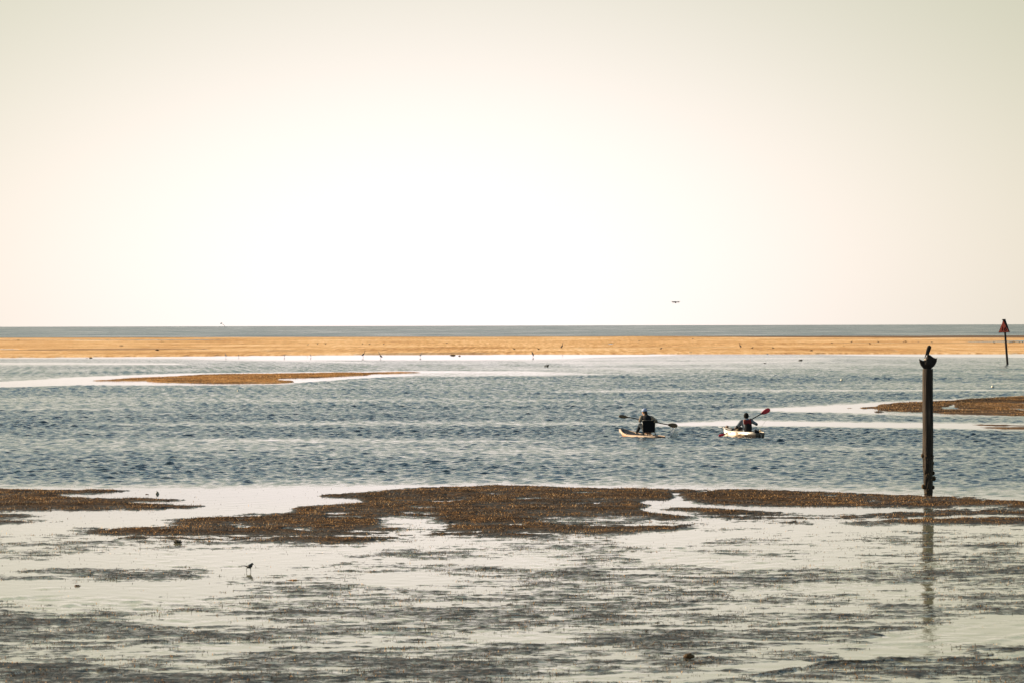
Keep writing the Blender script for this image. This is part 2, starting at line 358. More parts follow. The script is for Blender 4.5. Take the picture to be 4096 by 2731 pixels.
calm = [   # 1 = ruffled water, 0 = glassy
    (0.62, [(1500, 1412), (3300, 1414), (3300, 1448), (2300, 1462), (2000, 1440), (1300, 1436)]),
    (0.0, [(600, 1418), (1450, 1414), (2700, 1411), (2700, 1420), (2200, 1436), (1600, 1440), (900, 1440), (700, 1432), (-1800, 1436), (-1800, 1428), (0, 1427)]),
    (0.0, [(-1800, 1441), (0, 1428), (800, 1422), (800, 1426), (0, 1431), (-1800, 1445)]),
    (0.0, [(2600, 1410), (4096, 1408), (5900, 1400), (5900, 1425), (4096, 1430), (3700, 1426), (3300, 1418), (2600, 1418)]),
    (0.1, band(-1800, 1448, 700, 1455, 3)), (0.35, band(700, 1432, 1500, 1450, 3)),
    (0.05, [(-1800, 1540), (0, 1526), (250, 1508), (700, 1492), (1600, 1482), (2100, 1484), (2300, 1490), (1700, 1500), (1400, 1516), (1200, 1536), (900, 1541), (300, 1541), (0, 1548), (-1800, 1560)]),
    (0.35, [(1500, 1490), (2100, 1486), (2500, 1496), (1800, 1506)]),
    (0.2, band(3100, 1561, 5900, 1556, 3)), (.45, band(2200, 1566, 3300, 1560, 3)),
    (0.0, [(2900, 1634), (3200, 1622), (3500, 1604), (4096, 1578), (5900, 1540), (5900, 1600), (4096, 1600), (3600, 1640), (3500, 1652), (3150, 1648)]),
    (0.02, [(3250, 1640), (3700, 1650), (4096, 1664), (4096, 1670), (3400, 1656)]),
    (0.0, [(2500, 1690), (2900, 1676), (3200, 1680), (4096, 1692), (5900, 1700), (5900, 1735), (4096, 1724), (3700, 1716), (3200, 1706), (2800, 1704), (2500, 1708)]),
    (0.4, [(300, 1690), (1500, 1680), (2500, 1684), (2600, 1700), (1500, 1704), (400, 1704)]), (.4, lens(600, 1755, 2400, 1765, 8)), (.45, lens(1400, 1800, 2900, 1812, 8)), (.5, lens(0, 1720, 900, 1730, 8)), (.45, lens(2600, 1790, 4300, 1800, 7)),
    (0.7, [(-1800, 1900), (600, 1905), (1400, 1912), (2500, 1900), (3400, 1920), (5900, 1960), (5900, 2100), (-1800, 2100)]),
    (0.35, [(-1800, 1930), (500, 1938), (1000, 1938), (1600, 1930), (2500, 1924), (3400, 1945), (5900, 1985), (5900, 2100), (-1800, 2100)]),
    (0.05, [(-1800, 1942), (500, 1950), (900, 1954), (1400, 1946), (2000, 1934), (2700, 1942), (3400, 1962), (4096, 1990), (5900, 2060), (5900, 2790), (-1800, 2790)]),
]
AMP = blur(paint(1.0, calm), 6, 4, 2)
AMP2 = blur(paint(1.0, calm), 3, 1, 1)

# ------------------------------------------------------------------ grid sheets
def grid_object(name, tans, ys, zfun, mat, kind='structure', attrs=None):
    T, Y = np.meshgrid(tans, ys)
    X = T * np.maximum(np.abs(Y), 40.0)
    z, at = zfun(X, Y)
    nr, nc = X.shape
    co = np.stack([X, Y, z], -1).reshape(-1, 3).astype(np.float32)
    idx = np.arange(nr * nc).reshape(nr, nc)
    q = np.stack([idx[:-1, :-1], idx[:-1, 1:], idx[1:, 1:], idx[1:, :-1]], -1).reshape(-1, 4).astype(np.int32)
    me = bpy.data.meshes.new(name)
    me.vertices.add(len(co)); me.vertices.foreach_set('co', co.ravel())
    me.loops.add(q.size); me.loops.foreach_set('vertex_index', q.ravel())
    me.polygons.add(len(q)); me.polygons.foreach_set('loop_start', np.arange(0, q.size, 4, dtype=np.int32))
    me.polygons.foreach_set('loop_total', np.full(len(q), 4, np.int32))
    me.update(); me.validate()
    me.polygons.foreach_set('use_smooth', np.ones(len(me.polygons), bool))
    for k, a in at.items():
        la = me.attributes.new(k, 'FLOAT', 'POINT'); la.data.foreach_set('value', a.ravel().astype(np.float32))
    me.materials.append(mat); o = bpy.data.objects.new(name, me); link(o); o['kind'] = kind
    return o
def georange(a, b, r):
    n = int(math.log(b / a) / r); return a * np.exp(np.linspace(0, math.log(b / a), n + 1))

# ---- water
def water_mat():
    b = NB('water'); tcn = b.n('ShaderNodeTexCoord').outputs['Object']
    amp = b.attr('ruffle'); far = b.attr('far')
    n1 = b.noise(tcn, 3.2, 3, 0.55); n2 = b.noise(tcn, 9.0, 3, 0.55)
    h = b.math('ADD', b.math('MULTIPLY', n1, 0.075), b.math('MULTIPLY', n2, 0.022))
    st = b.math('MULTIPLY', amp, 0.7)
    nrm = b.bump(h, st, 1.0)
    rough = b.math('ADD', 0.025, b.math('MULTIPLY', far, 0.28))
    col = b.mix(b.attr('shoal_lift'), (0.020, 0.038, 0.048, 1), (0.27, 0.265, 0.175, 1))  # pale shoal bottom; also paints in brightness the sky mirror lacks
    s = b.bsdf(col, rough, 0.5, nrm, ior=1.333)
    return b.end(s.outputs[0])
WCOMP = []
for i in range(64):
    lam = 0.20 * (0.8 / 0.20) ** (i / 63.0); th = RNG.uniform(-1.25, 1.4); k = 2 * math.pi / lam
    WCOMP.append((lam, k * math.sin(th), k * math.cos(th), RNG.uniform(0, 6.28), 0.042 / k))
def water_z(X, Y):
    Ys = np.maximum(Y, 5.0)
    u, v = PIX(X, Ys)
    n = fbm(X, Y, 0.05, 3, seed=3)
    vv = v + 5 * n * np.clip((v - 1450) / 400, 0.1, 1.0); uu = u + 90 * fbm(X, Y, 0.02, 2, seed=5)
    a = np.where(v < 1600, sample(AMP2, uu, vv), sample(AMP, uu, vv))
    a = np.where((v < 1409) | (Y < 60), np.where(Y < 60, 0.05, 1.0), a)
    # cat's-paws: gusty patches
    g = 0.80 + 0.65 * fbm(X * 0.5, Y, 0.028, 3, seed=21) + 0.25 * fbm(X * 0.3, Y, 0.15, 2, seed=31)
    a = np.clip(a * np.clip(g, 0.25, 1.35), 0, 1.3)
    # faint ruffled patches in the near shallows
    nz = np.clip(fbm(X * 0.45, Y, 0.9, 4, 0.65, seed=41) * 1.1 + 0.9 * fbm(X * .5, Y, .16, 2, seed=42) - 0.02, 0, 0.7) * 0.55
    near = np.clip((v - 2140) / 100, 0, 1)
    a = np.maximum(a, nz * near)
    z = np.zeros_like(X)
    sp = 0.00055 * np.abs(Y)
    act = (Y > 30) & (Y < 1500)
    Xa = X[act]; Ya = Y[act]; sa = sp[act]; za = np.zeros_like(Xa)
    for lam, kx, ky, ph, am in WCOMP:
        wgt = np.clip(lam / (2.2 * sa) - 1.0, 0, 1)
        if wgt.max() <= 0: continue
        za += am * wgt * np.sin(kx * Xa + ky * Ya + ph)
    z[act] = za
    env = np.clip(0.9 + 0.9 * fbm(X * 1.3, Y, 1.0, 3, 0.65, seed=99), 0.2, 1.6)
    off = 1 + np.clip((Y - 125) / 130, 0, 1.3)
    z *= a * env * off
    a = a * np.where(Y < 600, 1 + 0.5 * (off - 1), 1.0)
    a = a * np.where(Y < 600, 0.45 + 0.55 * np.minimum(env, 1.5), 1.0)
    far = np.clip((Y - 350) / 900, 0, 1) * np.clip(a, 0, 1)
    return z, {'ruffle': a, 'far': far, 'shoal_lift': np.clip((v - 1985) / 130, 0, 1)}
core = np.arange(-0.165, 0.1651, 0.0005)
outer = np.array([0.21, 0.25, 0.32, 0.45, 0.7, 1.2, 2, 4, 9])
tw = np.concatenate([-outer[::-1], core, outer])
yw = np.concatenate([[-300, -60, -10, 10, 25, 36], georange(43, 88, 0.004), georange(88.1, 200, 0.00048), georange(200.1, 520, 0.0009), georange(521, 1450, 0.003), georange(1470, 70000, 0.012)])
water = grid_object('water', tw, yw, water_z, water_mat())

# ---- near mudflat
def mud_height(X, Y):
    u, v = PIX(X, np.maximum(Y, 20))
    w1 = fbm(X, Y, 0.35, 6, 0.68, seed=50); w2 = fbm(X, Y, 0.25, 6, 0.68, seed=60)
    e = sample(E_NEAR, u + 130 * w1, v + 14 * w2 * np.clip((v - 1900) / 200, .4, 2))
    nn = 0.8 * fbm(X * 0.6, Y, 0.45, 5, 0.62, seed=70) + 1.25 * fbm(X * 0.5, Y, 2.3, 4, 0.78, seed=80)
    low = np.clip((v - 2150) / 150, 0, 1) * (e < 0.4)
    e2 = np.where(low > 0, e + low * (0.20 + 0.24 * np.clip((v - 2450) / 280, 0, 1)) * (e > -0.6), e)
    rid = fbm(X * 0.45, Y, 0.42, 4, 0.6, seed=123); cut = np.exp(-(rid / 0.035) ** 2) * (fbm(X, Y, .25, 2, seed=124) > -0.02)
    e2 = np.where(e > 0.25, e2 - 0.25 + np.clip((v - 1985) / 60, 0, 1) * (0.9 * fbm(X * 0.4, Y, 0.33, 4, 0.6, seed=131) - 0.12), e2)
    return 0.030 * e2 + 0.026 * nn - 0.045 * cut * (e > 0.3), e
def mud_z(X, Y):
    z, e = mud_height(X, Y)
    u, v = PIX(X, np.maximum(Y, 20))
    return z, {'bank': np.clip((e - 0.15) * 1.6, 0, 1) * np.clip((2400 - v) / 100, 0.0, 1)}
def mud_mat():
    b = NB('mudflat'); p = b.pos()
    z = b.n('ShaderNodeSeparateXYZ'); b.put(z.inputs[0], b.n('ShaderNodeNewGeometry').outputs['Position'])
    zz = b.math('DIVIDE', z.outputs['Z'], 0.03); bank = b.attr('bank')
    p2 = b.pos((0.55, 1, 1))
    f1 = b.noise(p, 14, 6, 0.7); f2 = b.noise(p, 1.3, 4, 0.6); f3 = b.noise(p2, 7.0, 6, 0.8)
    dry = b.math('MULTIPLY', b.math('MINIMUM', b.math('MAXIMUM', zz, 0.0), 1.0), bank)
    cover = b.math('ADD', b.math('MULTIPLY', b.math('SUBTRACT', f3, 0.5), 5.5), b.math('ADD', b.math('MULTIPLY', zz, 1.1), b.math('MULTIPLY', bank, 1.6)))
    cover = b.math('MULTIPLY_ADD', cover, 1.2, 0.25, clamp=True)
    weed = b.ramp(f1, [(0.38, (0.012, 0.009, 0.007)), (0.50, (0.060, 0.036, 0.018)), (0.60, (0.20, 0.10, 0.036)), (0.70, (0.48, 0.25, 0.085))])
    wet = b.ramp(f1, [(0.35, (0.010, 0.011, 0.008)), (0.54, (0.040, 0.036, 0.022)), (0.64, (0.13, 0.07, 0.035)), (0.76, (0.24, 0.12, 0.05))])
    weed = b.mix(b.math('MULTIPLY', b.ramp(f2, [(0.42, (0, 0, 0)), (0.62, (1, 1, 1))]), 0.75), weed, (0.030, 0.022, 0.018, 1))
    col = b.mix(dry, wet, weed)
    rough = b.math('ADD', b.math('MULTIPLY', dry, 0.35), 0.5)
    spec = b.math('SUBTRACT', 0.17, b.math('MULTIPLY', dry, 0.14))
    nrm = b.bump(b.noise(p, 22, 4, 0.7), 0.9, 0.02)
    solid = b.bsdf(col, rough, spec, nrm)
    film = b.bsdf((0.10, 0.10, 0.075, 1), 0.06, 0.5, (b.n('ShaderNodeVectorMath', operation='NORMALIZE')).outputs[0], ior=1.333)
    up_ = [q for q in b.t.nodes if q.type == 'VECT_MATH'][0]; up_.inputs[0].default_value = (0, 0, 1)
    mx = b.n('ShaderNodeMixShader'); b.put(mx.inputs[0], cover); b.put(mx.inputs[1], film.outputs[0]); b.put(mx.inputs[2], solid.outputs[0])
    return b.end(mx.outputs[0])
tm = np.arange(-0.19, 0.1901, 0.00037)
MUD = mud_mat()
grid_object('mudflat', tm, np.concatenate([[36, 40], georange(43.5, 108, 0.0014)]), mud_z, MUD)

# ---- far sandbar
def bar_z(X, Y):
    u, v = PIX(X, Y)
    e = sample(E_BAR, u + 60 * fbm(X, Y, .01, 3, seed=5), v + 0.9 * fbm(X * 0.5, Y, 0.02, 3, seed=90))
    z = 0.10 * np.clip(e, -1, 1) + 0.035 * fbm(X * 0.4, Y, 0.03, 3, seed=91) + 0.02
    return z, {'dark': sample(DARK, u + 100 * fbm(X, Y, .01, 3, seed=7), v + 1.2 * fbm(X, Y, .015, 3, seed=8))}
def sand_mat(name, pal, dcol, sc1=(0.05, 0.02, 1), fine=1.6, sc3=(0.3, 0.03, 1), wts=(0.4, 0.35, 0.25)):
    b = NB(name); p = b.pos(); ps = b.pos(sc1)
    f1 = b.noise(ps, 1.0, 6, 0.62); f2 = b.noise(p, fine, 5, 0.75)
    f3 = b.noise(b.pos(sc3), 1.0, 4, 0.6)
    f = b.math('ADD', b.math('ADD', b.math('MULTIPLY', f1, wts[0]), b.math('MULTIPLY', f3, wts[1])), b.math('MULTIPLY', f2, wts[2]))
    c = b.ramp(f, pal)
    c = b.mix(b.attr('dark'), c, dcol)
    nrm = b.bump(b.noise(p, fine * 2, 4, 0.7), 0.7, 0.12)
    return b.end(b.bsdf(c, 0.9, 0.08, nrm).outputs[0])
SAND = sand_mat('sand', [(0.42, (0.34, 0.165, 0.06)), (0.475, (0.60, 0.32, 0.115)), (0.525, (0.80, 0.49, 0.225)), (0.59, (0.92, 0.68, 0.42))], (0.16, 0.10, 0.06, 1), (0.03, 0.012, 1), 1.6, (1.3, 0.03, 1), (0.30, 0.28, 0.42))
grid_object('sandbar', np.arange(-0.22, 0.2201, 0.0009), georange(505, 1450, 0.0011), bar_z, SAND)

# ---- spit on the left and mud island on the right
def mid_z(X, Y):
    u, v = PIX(X, Y)
    e = sample(E_MID, u + 30 * fbm(X, Y, .12, 3, seed=5), v + 1.6 * fbm(X, Y, 0.1, 4, seed=95))
    z = 0.055 * e + 0.025 * fbm(X, Y, 0.35, 5, 0.6, seed=96)
    return z, {'dark': np.clip(0.35 + 0.9 * fbm(X, Y, .15, 4, seed=12), 0, 0.85)}
SPIT = sand_mat('weedy_sand', [(0.36, (0.16, 0.08, 0.03)), (0.48, (0.40, 0.22, 0.09)), (0.58, (0.62, 0.37, 0.15)), (0.7, (0.78, 0.50, 0.24))], (0.12, 0.07, 0.04, 1), (0.25, 0.10, 1), 3.5, (1.2, 0.15, 1))
MUDI = sand_mat('weedy_mud', [(0.36, (0.045, 0.027, 0.016)), (0.48, (0.12, 0.068, 0.033)), (0.58, (0.21, 0.12, 0.055)), (0.7, (0.32, 0.19, 0.09))], (0.035, 0.024, 0.018, 1), (0.25, 0.14, 1), 5.0, (1.6, 0.3, 1))
grid_object('sand_spit', np.arange(-0.13, 0.0, 0.0006), georange(268, 360, 0.0007), mid_z, SPIT)
grid_object('mud_island', np.arange(0.07, 0.22, 0.0005), georange(150, 236, 0.0007), mid_z, MUDI)

# ---- stranded seagrass: hundreds of thousands of blades on the banks
def blades():
    def pts(n, v0, v1):
        y = np.sqrt(RNG.uniform(0, 1, n) * (v1 ** 2 - v0 ** 2) + v0 ** 2); x = RNG.uniform(-0.17, 0.17, n) * y
        return x, y
    x, y = pts(1300000, 44, 102)
    z, e = mud_height(x, y)
    clump = fbm(x, y, 1.1, 3, seed=77)
    pr = np.where((e > 0.45) & (y > 55), np.where(z > 0.004, 0.20 + 0.7 * clump, 0.01), np.where(z > -0.006, 0.10 + 0.4 * clump, 0.004))
    keep = RNG.uniform(0, 1, len(x)) < pr
    x = x[keep]; y = y[keep]; z = np.maximum(z[keep], -0.002); e = e[keep]
    for cnt, v0, v1, x0, x1 in ((420000, 168, 228, 0.075, 0.175), (700000, 280, 352, -0.125, -0.015)):
        yy = RNG.uniform(v0, v1, cnt); xx = RNG.uniform(x0, x1, cnt) * yy
        zz, _ = mid_z(xx, yy); cl = fbm(xx * .5, yy, 0.4, 3, seed=78)
        kk = RNG.uniform(0, 1, cnt) < np.where(zz > 0.008, 0.35 + 0.9 * cl, 0.0)
        x = np.concatenate([x, xx[kk]]); y = np.concatenate([y, yy[kk]]); z = np.concatenate([z, zz[kk]]); e = np.concatenate([e, np.ones(kk.sum())])
    n = len(x); bank = (e > 0.45) & (y > 55)
    hgt = np.where(bank, RNG.gamma(4, 0.006, n), RNG.gamma(2.5, 0.0045, n)) + 0.006
    far_ = np.clip(y / 100, 1, 3); hgt = hgt * far_ ** .5
    wd = far_ * np.where(bank, RNG.uniform(0.004, 0.014, n), RNG.uniform(0.004, 0.014, n))
    an = RNG.uniform(0, 6.28, n); lx = RNG.normal(0, 0.6, n) * hgt; ly = RNG.normal(0, 0.6, n) * hgt
    a = np.stack([x - np.cos(an) * wd / 2, y - np.sin(an) * wd / 2, z - 0.004], -1)
    b_ = np.stack([x + np.cos(an) * wd / 2, y + np.sin(an) * wd / 2, z - 0.004], -1)
    c = np.stack([x + lx, y + ly, z + hgt], -1)
    co = np.stack([a, b_, c], 1).reshape(-1, 3).astype(np.float32)
    me = bpy.data.meshes.new('seagrass'); me.vertices.add(3 * n); me.vertices.foreach_set('co', co.ravel())
    me.loops.add(3 * n); me.loops.foreach_set('vertex_index', np.arange(3 * n, dtype=np.int32))
    me.polygons.add(n); me.polygons.foreach_set('loop_start', np.arange(0, 3 * n, 3, dtype=np.int32)); me.polygons.foreach_set('loop_total', np.full(n, 3, np.int32))
    me.update()
    tone = fbm(x * 0.5, y, 0.35, 4, 0.6, seed=140)
    rn = np.repeat(np.clip(RNG.uniform(0, 1, n) ** np.where(e > 0.2, np.clip(1.15 - 7.0 * tone, 0.55, 6.0), 1.7), 0, 1), 3).astype(np.float32)
    rn = np.where(np.repeat(y > 270, 3), 0.60 + 0.38 * rn, rn).astype(np.float32)
    la = me.attributes.new('rnd', 'FLOAT', 'POINT'); la.data.foreach_set('value', rn)
    b = NB('seagrass')
    col = b.ramp(b.attr('rnd'), [(0.0, (0.008, 0.007, 0.006)), (0.52, (0.045, 0.027, 0.014)), (0.76, (0.17, 0.088, 0.032)), (0.90, (0.62, 0.30, 0.085)), (1.0, (0.95, 0.66, 0.34))])  # brown to golden blades; palest tones also paint sunlit flecks
    d = b.bsdf(col, 0.6, 0.2); t = b.n('ShaderNodeBsdfTranslucent'); b.put(t.inputs['Color'], col)
    mx = b.n('ShaderNodeMixShader'); mx.inputs[0].default_value = 0.35; b.put(mx.inputs[1], d.outputs[0]); b.put(mx.inputs[2], t.outputs[0])
    me.materials.append(b.end(mx.outputs[0]))
    o = bpy.data.objects.new('seagrass', me); link(o)
    tag(o, 'brown and golden seagrass lying on the mud banks and in the shallows', 'seagrass', kind='stuff')
    print('blades', n)
blades()

# ================================================================== OBJECTS
BLACK = simple('black_plastic', (0.012, 0.012, 0.014), 0.45, 0.4)
DARKFAB = simple('dark_fabric', (0.018, 0.018, 0.021), 0.9, 0.1, scale=30)
METAL = simple('brushed_metal', (0.30, 0.28, 0.26), 0.35, 0.5, metal=0.7)
WHITE = simple('white_plastic', (0.75, 0.74, 0.70), 0.4, 0.5, var=0.15)
SKIN = simple('skin', (0.42, 0.24, 0.16), 0.6, 0.3, var=0.15)
HAIR = simple('dark_hair', (0.02, 0.014, 0.010), 0.7, 0.3)
def V(*a): return Vector(a)

# ---- wooden pile with barnacles, pelican on top
DP = 94.55
def pile():
    base = G(3715, 1981); base.z = -0.25
    t = thing('mooring_pile', Vector((base.x, DP, 0)), 'tall dark weathered wooden pile at the edge of the mud bank', 'pile')
    O = t.location
    b = NB('weathered_wood'); p = b.pos((14, 14, 0.8)); f = b.noise(p, 1.0, 6, 0.7)
    col = b.ramp(f, [(0.3, (0.008, 0.007, 0.006)), (0.52, (0.040, 0.031, 0.024)), (0.72, (0.12, 0.09, 0.065))])
    wood = b.end(b.bsdf(col, 0.85, 0.15, b.bump(f, 0.8, 0.02)).outputs[0])
    vs = []; fs = []; seg = 40; zs = np.linspace(-0.35, 3.115, 130)
    for i, z in enumerate(zs):
        k = z / 3.09
        r = 0.132 - 0.003 * k
        if z < 1.0: r = 0.131 - 0.032 * (1 - max(z, 0)) ** 1.2
        cx = -0.012 * (1 - k) + (0.0 if z > 1 else 0.02 * (1 - max(z, 0)))
        for a in range(seg):
            th = 2 * math.pi * a / seg
            n = float(perlin(np.array([math.cos(th) * 1.7 + 5]), np.array([z * 0.9 + math.sin(th) * 1.7]), 3)[0])
            n2 = float(perlin(np.array([th * 5.0]), np.array([z * 1.2]), 9)[0])
            rr = r + 0.008 * n - 0.006 * max(0, n2)
            if z < 1.05: rr += 0.016 * float(perlin(np.array([th * 2.5]), np.array([z * 7.0]), 15)[0])
            vs.append(O + V(cx + rr * math.cos(th), rr * math.sin(th), z))
    for i in range(len(zs) - 1):
        for a in range(seg):
            q = i * seg + a; r_ = i * seg + (a + 1) % seg
            fs.append((q, r_, r_ + seg, q + seg))
    fs.append(tuple(range((len(zs) - 1) * seg, len(zs) * seg)))
    m = MB(); m.addv(vs, fs); m.build('post', wood, t, O)
    shell = simple('barnacle_crust', (0.13, 0.085, 0.045), 0.9, 0.1, scale=14, col2=(0.012, 0.010, 0.008))
    m = MB(); rr = random.Random(3)
    lumps = [(-0.135, 0.98, .045), (0.14, 0.42, .05), (0.125, 0.55, .04), (-0.12, 0.22, .05), (0.12, .2, .04), (-.1, .72, .04), (.11, .8, .035)]
    for x, z, r in lumps: m.ball(O + V(x, -0.02, z), (r, r, r * 1.3), 10)
    for i in range(130):
        th = rr.uniform(0, 6.28); z = rr.uniform(0.02, 1.02) ** 1.1; r = rr.uniform(.010, .026)
        R_ = 0.118 - 0.028 * (1 - z)
        m.ball(O + V(R_ * math.cos(th), R_ * math.sin(th), z), (r, r, r * rr.uniform(.8, 1.5)), 8)
    m.build('barnacles', shell, t, O, kind='stuff')
    return O
PO = pile()

def pelican():
    o = P(3715, 1478, DP); sc_ = DP / F
    t = thing('pelican', o, 'dark brown pelican resting on top of the wooden pile', 'pelican')
    def q(u, v, dy=0.0): return P(3713 + (u - 3713) * (1.10 if v > 1415 else 1), v, DP + dy)
    m = MB()
    m.chain([(q(3708, 1469, 0), .055), (q(3711, 1452, 0.02), .115), (q(3715, 1438, .03), .095), (q(3716, 1428, .03), .055)], 16)
    m.chain([(q(3712, 1462, 0.05), .09), (q(3712, 1458, 0.2), .05), (q(3713, 1464, 0.30), .02)], 12)   # back and tail
    # hunched wings: shoulders up, wrists out, tips meeting below
    m.chain([(q(3712, 1423, .05), .022), (q(3724, 1431, .05), .034), (q(3738, 1438, .03), .040), (q(3744, 1433, .02), .013), (q(3746, 1429, .02), .006)], 12)
    m.chain([(q(3740, 1441, .03), .035), (q(3732, 1456, .02), .045), (q(3720, 1468, 0), .045), (q(3708, 1473, 0), .025)], 12)
    m.chain([(q(3716, 1428, .03), .065), (q(3728, 1440, .03), .07)], 12)
    m.chain([(q(3728, 1440, .03), .05), (q(3722, 1454, .02), .06), (q(3714, 1466, 0), .045)], 12)
    m.chain([(q(3703, 1448, .02), .040), (q(3691, 1446, .0), .034), (q(3683, 1440, 0), .022), (q(3680.5, 1433, 0), .006)], 12)
    m.chain([(q(3684, 1445, 0), .024), (q(3690, 1458, 0), .036), (q(3699, 1469, 0), .036), (q(3706, 1473, 0), .025)], 12)
    m.chain([(q(3714, 1432, .02), .045), (q(3712, 1420, -.02), .028), (q(3713, 1410, -.03), .030), (q(3716, 1398, -.03), .040), (q(3717, 1389, -.04), .054)], 12)
    m.chain([(q(3714, 1391, -.06), .042), (q(3709, 1405, -.09), .034), (q(3704, 1421, -.11), .018), (q(3698, 1436, -.13), .006)], 12)
    m.build('body', simple('pelican_plumage', (0.030, 0.024, 0.020), 0.85, 0.15, scale=25), t, o, voxel=0.011)
    m = MB(); m.chain([(q(3701, 1436, -.02), .020), (q(3705, 1437, -.04), .024)], 10)
    m.build('lit_breast_patch', simple('sunlit_down', (0.62, 0.50, 0.38), 0.9, 0.1), t, o)  # sunlit look of the breast put in as pale colour
    m = MB()
    for u in (3703, 3711): m.chain([(q(u, 1470, 0), .014), (q(u, 1477, 0), .011), (q(u - 2, 1478.2, -.05), .009)], 8)
    m.build('feet', simple('dark_leg_skin', (0.05, 0.045, 0.04), .7, .2), t, o)
pelican()

# ---- red triangular channel marker, number 16
def marker():
    D = 407.0; o = G(4030, 1456); D = o.y; s = D / F
    t = thing('channel_marker', o, 'leaning channel marker with a red triangle sign reading 16', 'channel marker')
    top = P(4016, 1279, D); m = MB(); d = (top - o)
    m.tube([o - d * 0.12, o, o + d * 0.5, top], [0.125, 0.122, 0.115, 0.110], 20)
    m.build('pole', simple('tarred_timber', (0.020, 0.017, 0.016), 0.8, 0.15, scale=6, bump=0.3), t, o)
    RED = simple('red_reflective', (0.98, 0.15, 0.08), 0.5, 0.35, var=0.2, scale=3); DK = simple('dark_board', (0.035, 0.027, 0.03), 0.7, 0.2)
    def tri(a, b, c, dy): return [P(*a, D + dy), P(*b, D + dy), P(*c, D + dy)]
    fr = tri((4013.6, 1281), (3993.5, 1331.5), (4037, 1329.3), -0.20)
    m = MB(); m.prism(fr, (0, 0.03, 0)); m.build('sign_border', DK, t, o, smooth=False)
    m = MB(); m.prism(tri((4013.4, 1285), (3996, 1329.6), (4035, 1327.8), -0.235), (0, 0.03, 0)); board = m.build('sign_board', RED, t, o, smooth=False)
    m = MB(); m.prism([P(4009, 1277.8, D + .16), P(4022, 1276.6, D + .16), P(4024.5, 1286, D + .16), P(4039.5, 1329, D + .16), P(4000, 1331, D + .16), P(4011, 1284, D + .16)], (0, 0.03, 0))
    m.prism([P(4009, 1277.4, D - .1), P(4022, 1276.4, D - .1), P(4022, 1279, D - .1), P(4009, 1280, D - .1)], (0, 0.28, 0))
    m.build('rear_board', DK, t, o, smooth=False)
    for v in (1295, 1322):
        m = MB(); m.box(P(4018, v, D - .02), (0.5, 0.34, 0.06)); m.build('bracket', DK, t, o, smooth=False)
    cu = bpy.data.curves.new('number', 'FONT'); cu.body = '16'; cu.size = 0.62; cu.extrude = 0.008; cu.align_x = 'CENTER'; cu.align_y = 'CENTER'; cu.offset = 0.012
    tmp = bpy.data.objects.new('number_text', cu); sc.collection.objects.link(tmp); bpy.context.view_layer.update()
    me = bpy.data.meshes.new_from_object(tmp.evaluated_get(bpy.context.evaluated_depsgraph_get())); bpy.data.objects.remove(tmp)
    me.materials.clear(); me.materials.append(simple('number_black', (0.05, 0.02, 0.02), 0.7, 0.1))
    n = bpy.data.objects.new('number', me); link(n, t); c = P(4016, 1317, D - 0.255)
    n.location = c - o; n.rotation_euler = (R(90), R(3), 0)
marker()

# ---- people and kayaks
DK0 = 145.0
def hand(m, w, d, up_, side, grip=0.018):
    # palm at w, fingers wrapped round a shaft running along 'side'
    w = Vector(w); d = Vector(d).normalized(); side = Vector(side).normalized(); n = d.cross(side).normalized()
    if n.z < 0: n = -n
    palm = w + d * 0.045
    m.chain([(w, .026), (palm, .036)], 10)
    for i, (L, off) in enumerate(((.045, -.032), (.050, -.011), (.048, .011), (.038, .031))):
        a = palm + side * off + d * 0.02; b_ = a + d * L * 0.55 + n * .012; c = b_ + n * -.030 + d * .006; e = c - d * .022 - n * .006
        m.chain([(a, .0115), (b_, .0105), (c, .0095), (e, .0085)], 8)
    a = palm - side * .034 - d * .015; m.chain([(a, .013), (a - side * .012 - n * .022 + d * .014, .011), (a - n * .036 + d * .03, .009)], 8)

def seg_dir(a, b): return (Vector(b) - Vector(a)).normalized()

def head(m, c, face, r=0.098):
    c = Vector(c); f = Vector(face).normalized(); s_ = f.cross(V(0, 0, 1)).normalized(); uz = V(0, 0, 1)
    rot = Matrix((s_, f, uz)).transposed()
    m.ball(c, (r * .80, r * .98, r * 1.16), 18, rot)
    m.ball(c + f * .022 - uz * .055, (.052, .068, .055), 14, rot)              # jaw
    m.chain([(c + f * r * .92 + uz * .012, .010), (c + f * (r + .016) - uz * .018, .014)], 8)   # nose
    m.chain([(c + f * r * .88 - uz * .048 - s_ * .018, .009), (c + f * r * .88 - uz * .048 + s_ * .018, .009)], 8)   # lips
    for k in (-1, 1):
        m.ball(c + s_ * k * r * .80 - uz * .005, (.012, .024, .034), 10, rot)
        m.ball(c + f * r * .84 + s_ * k * .032 + uz * .018, .013, 10)
    return f, s_, uz, rot

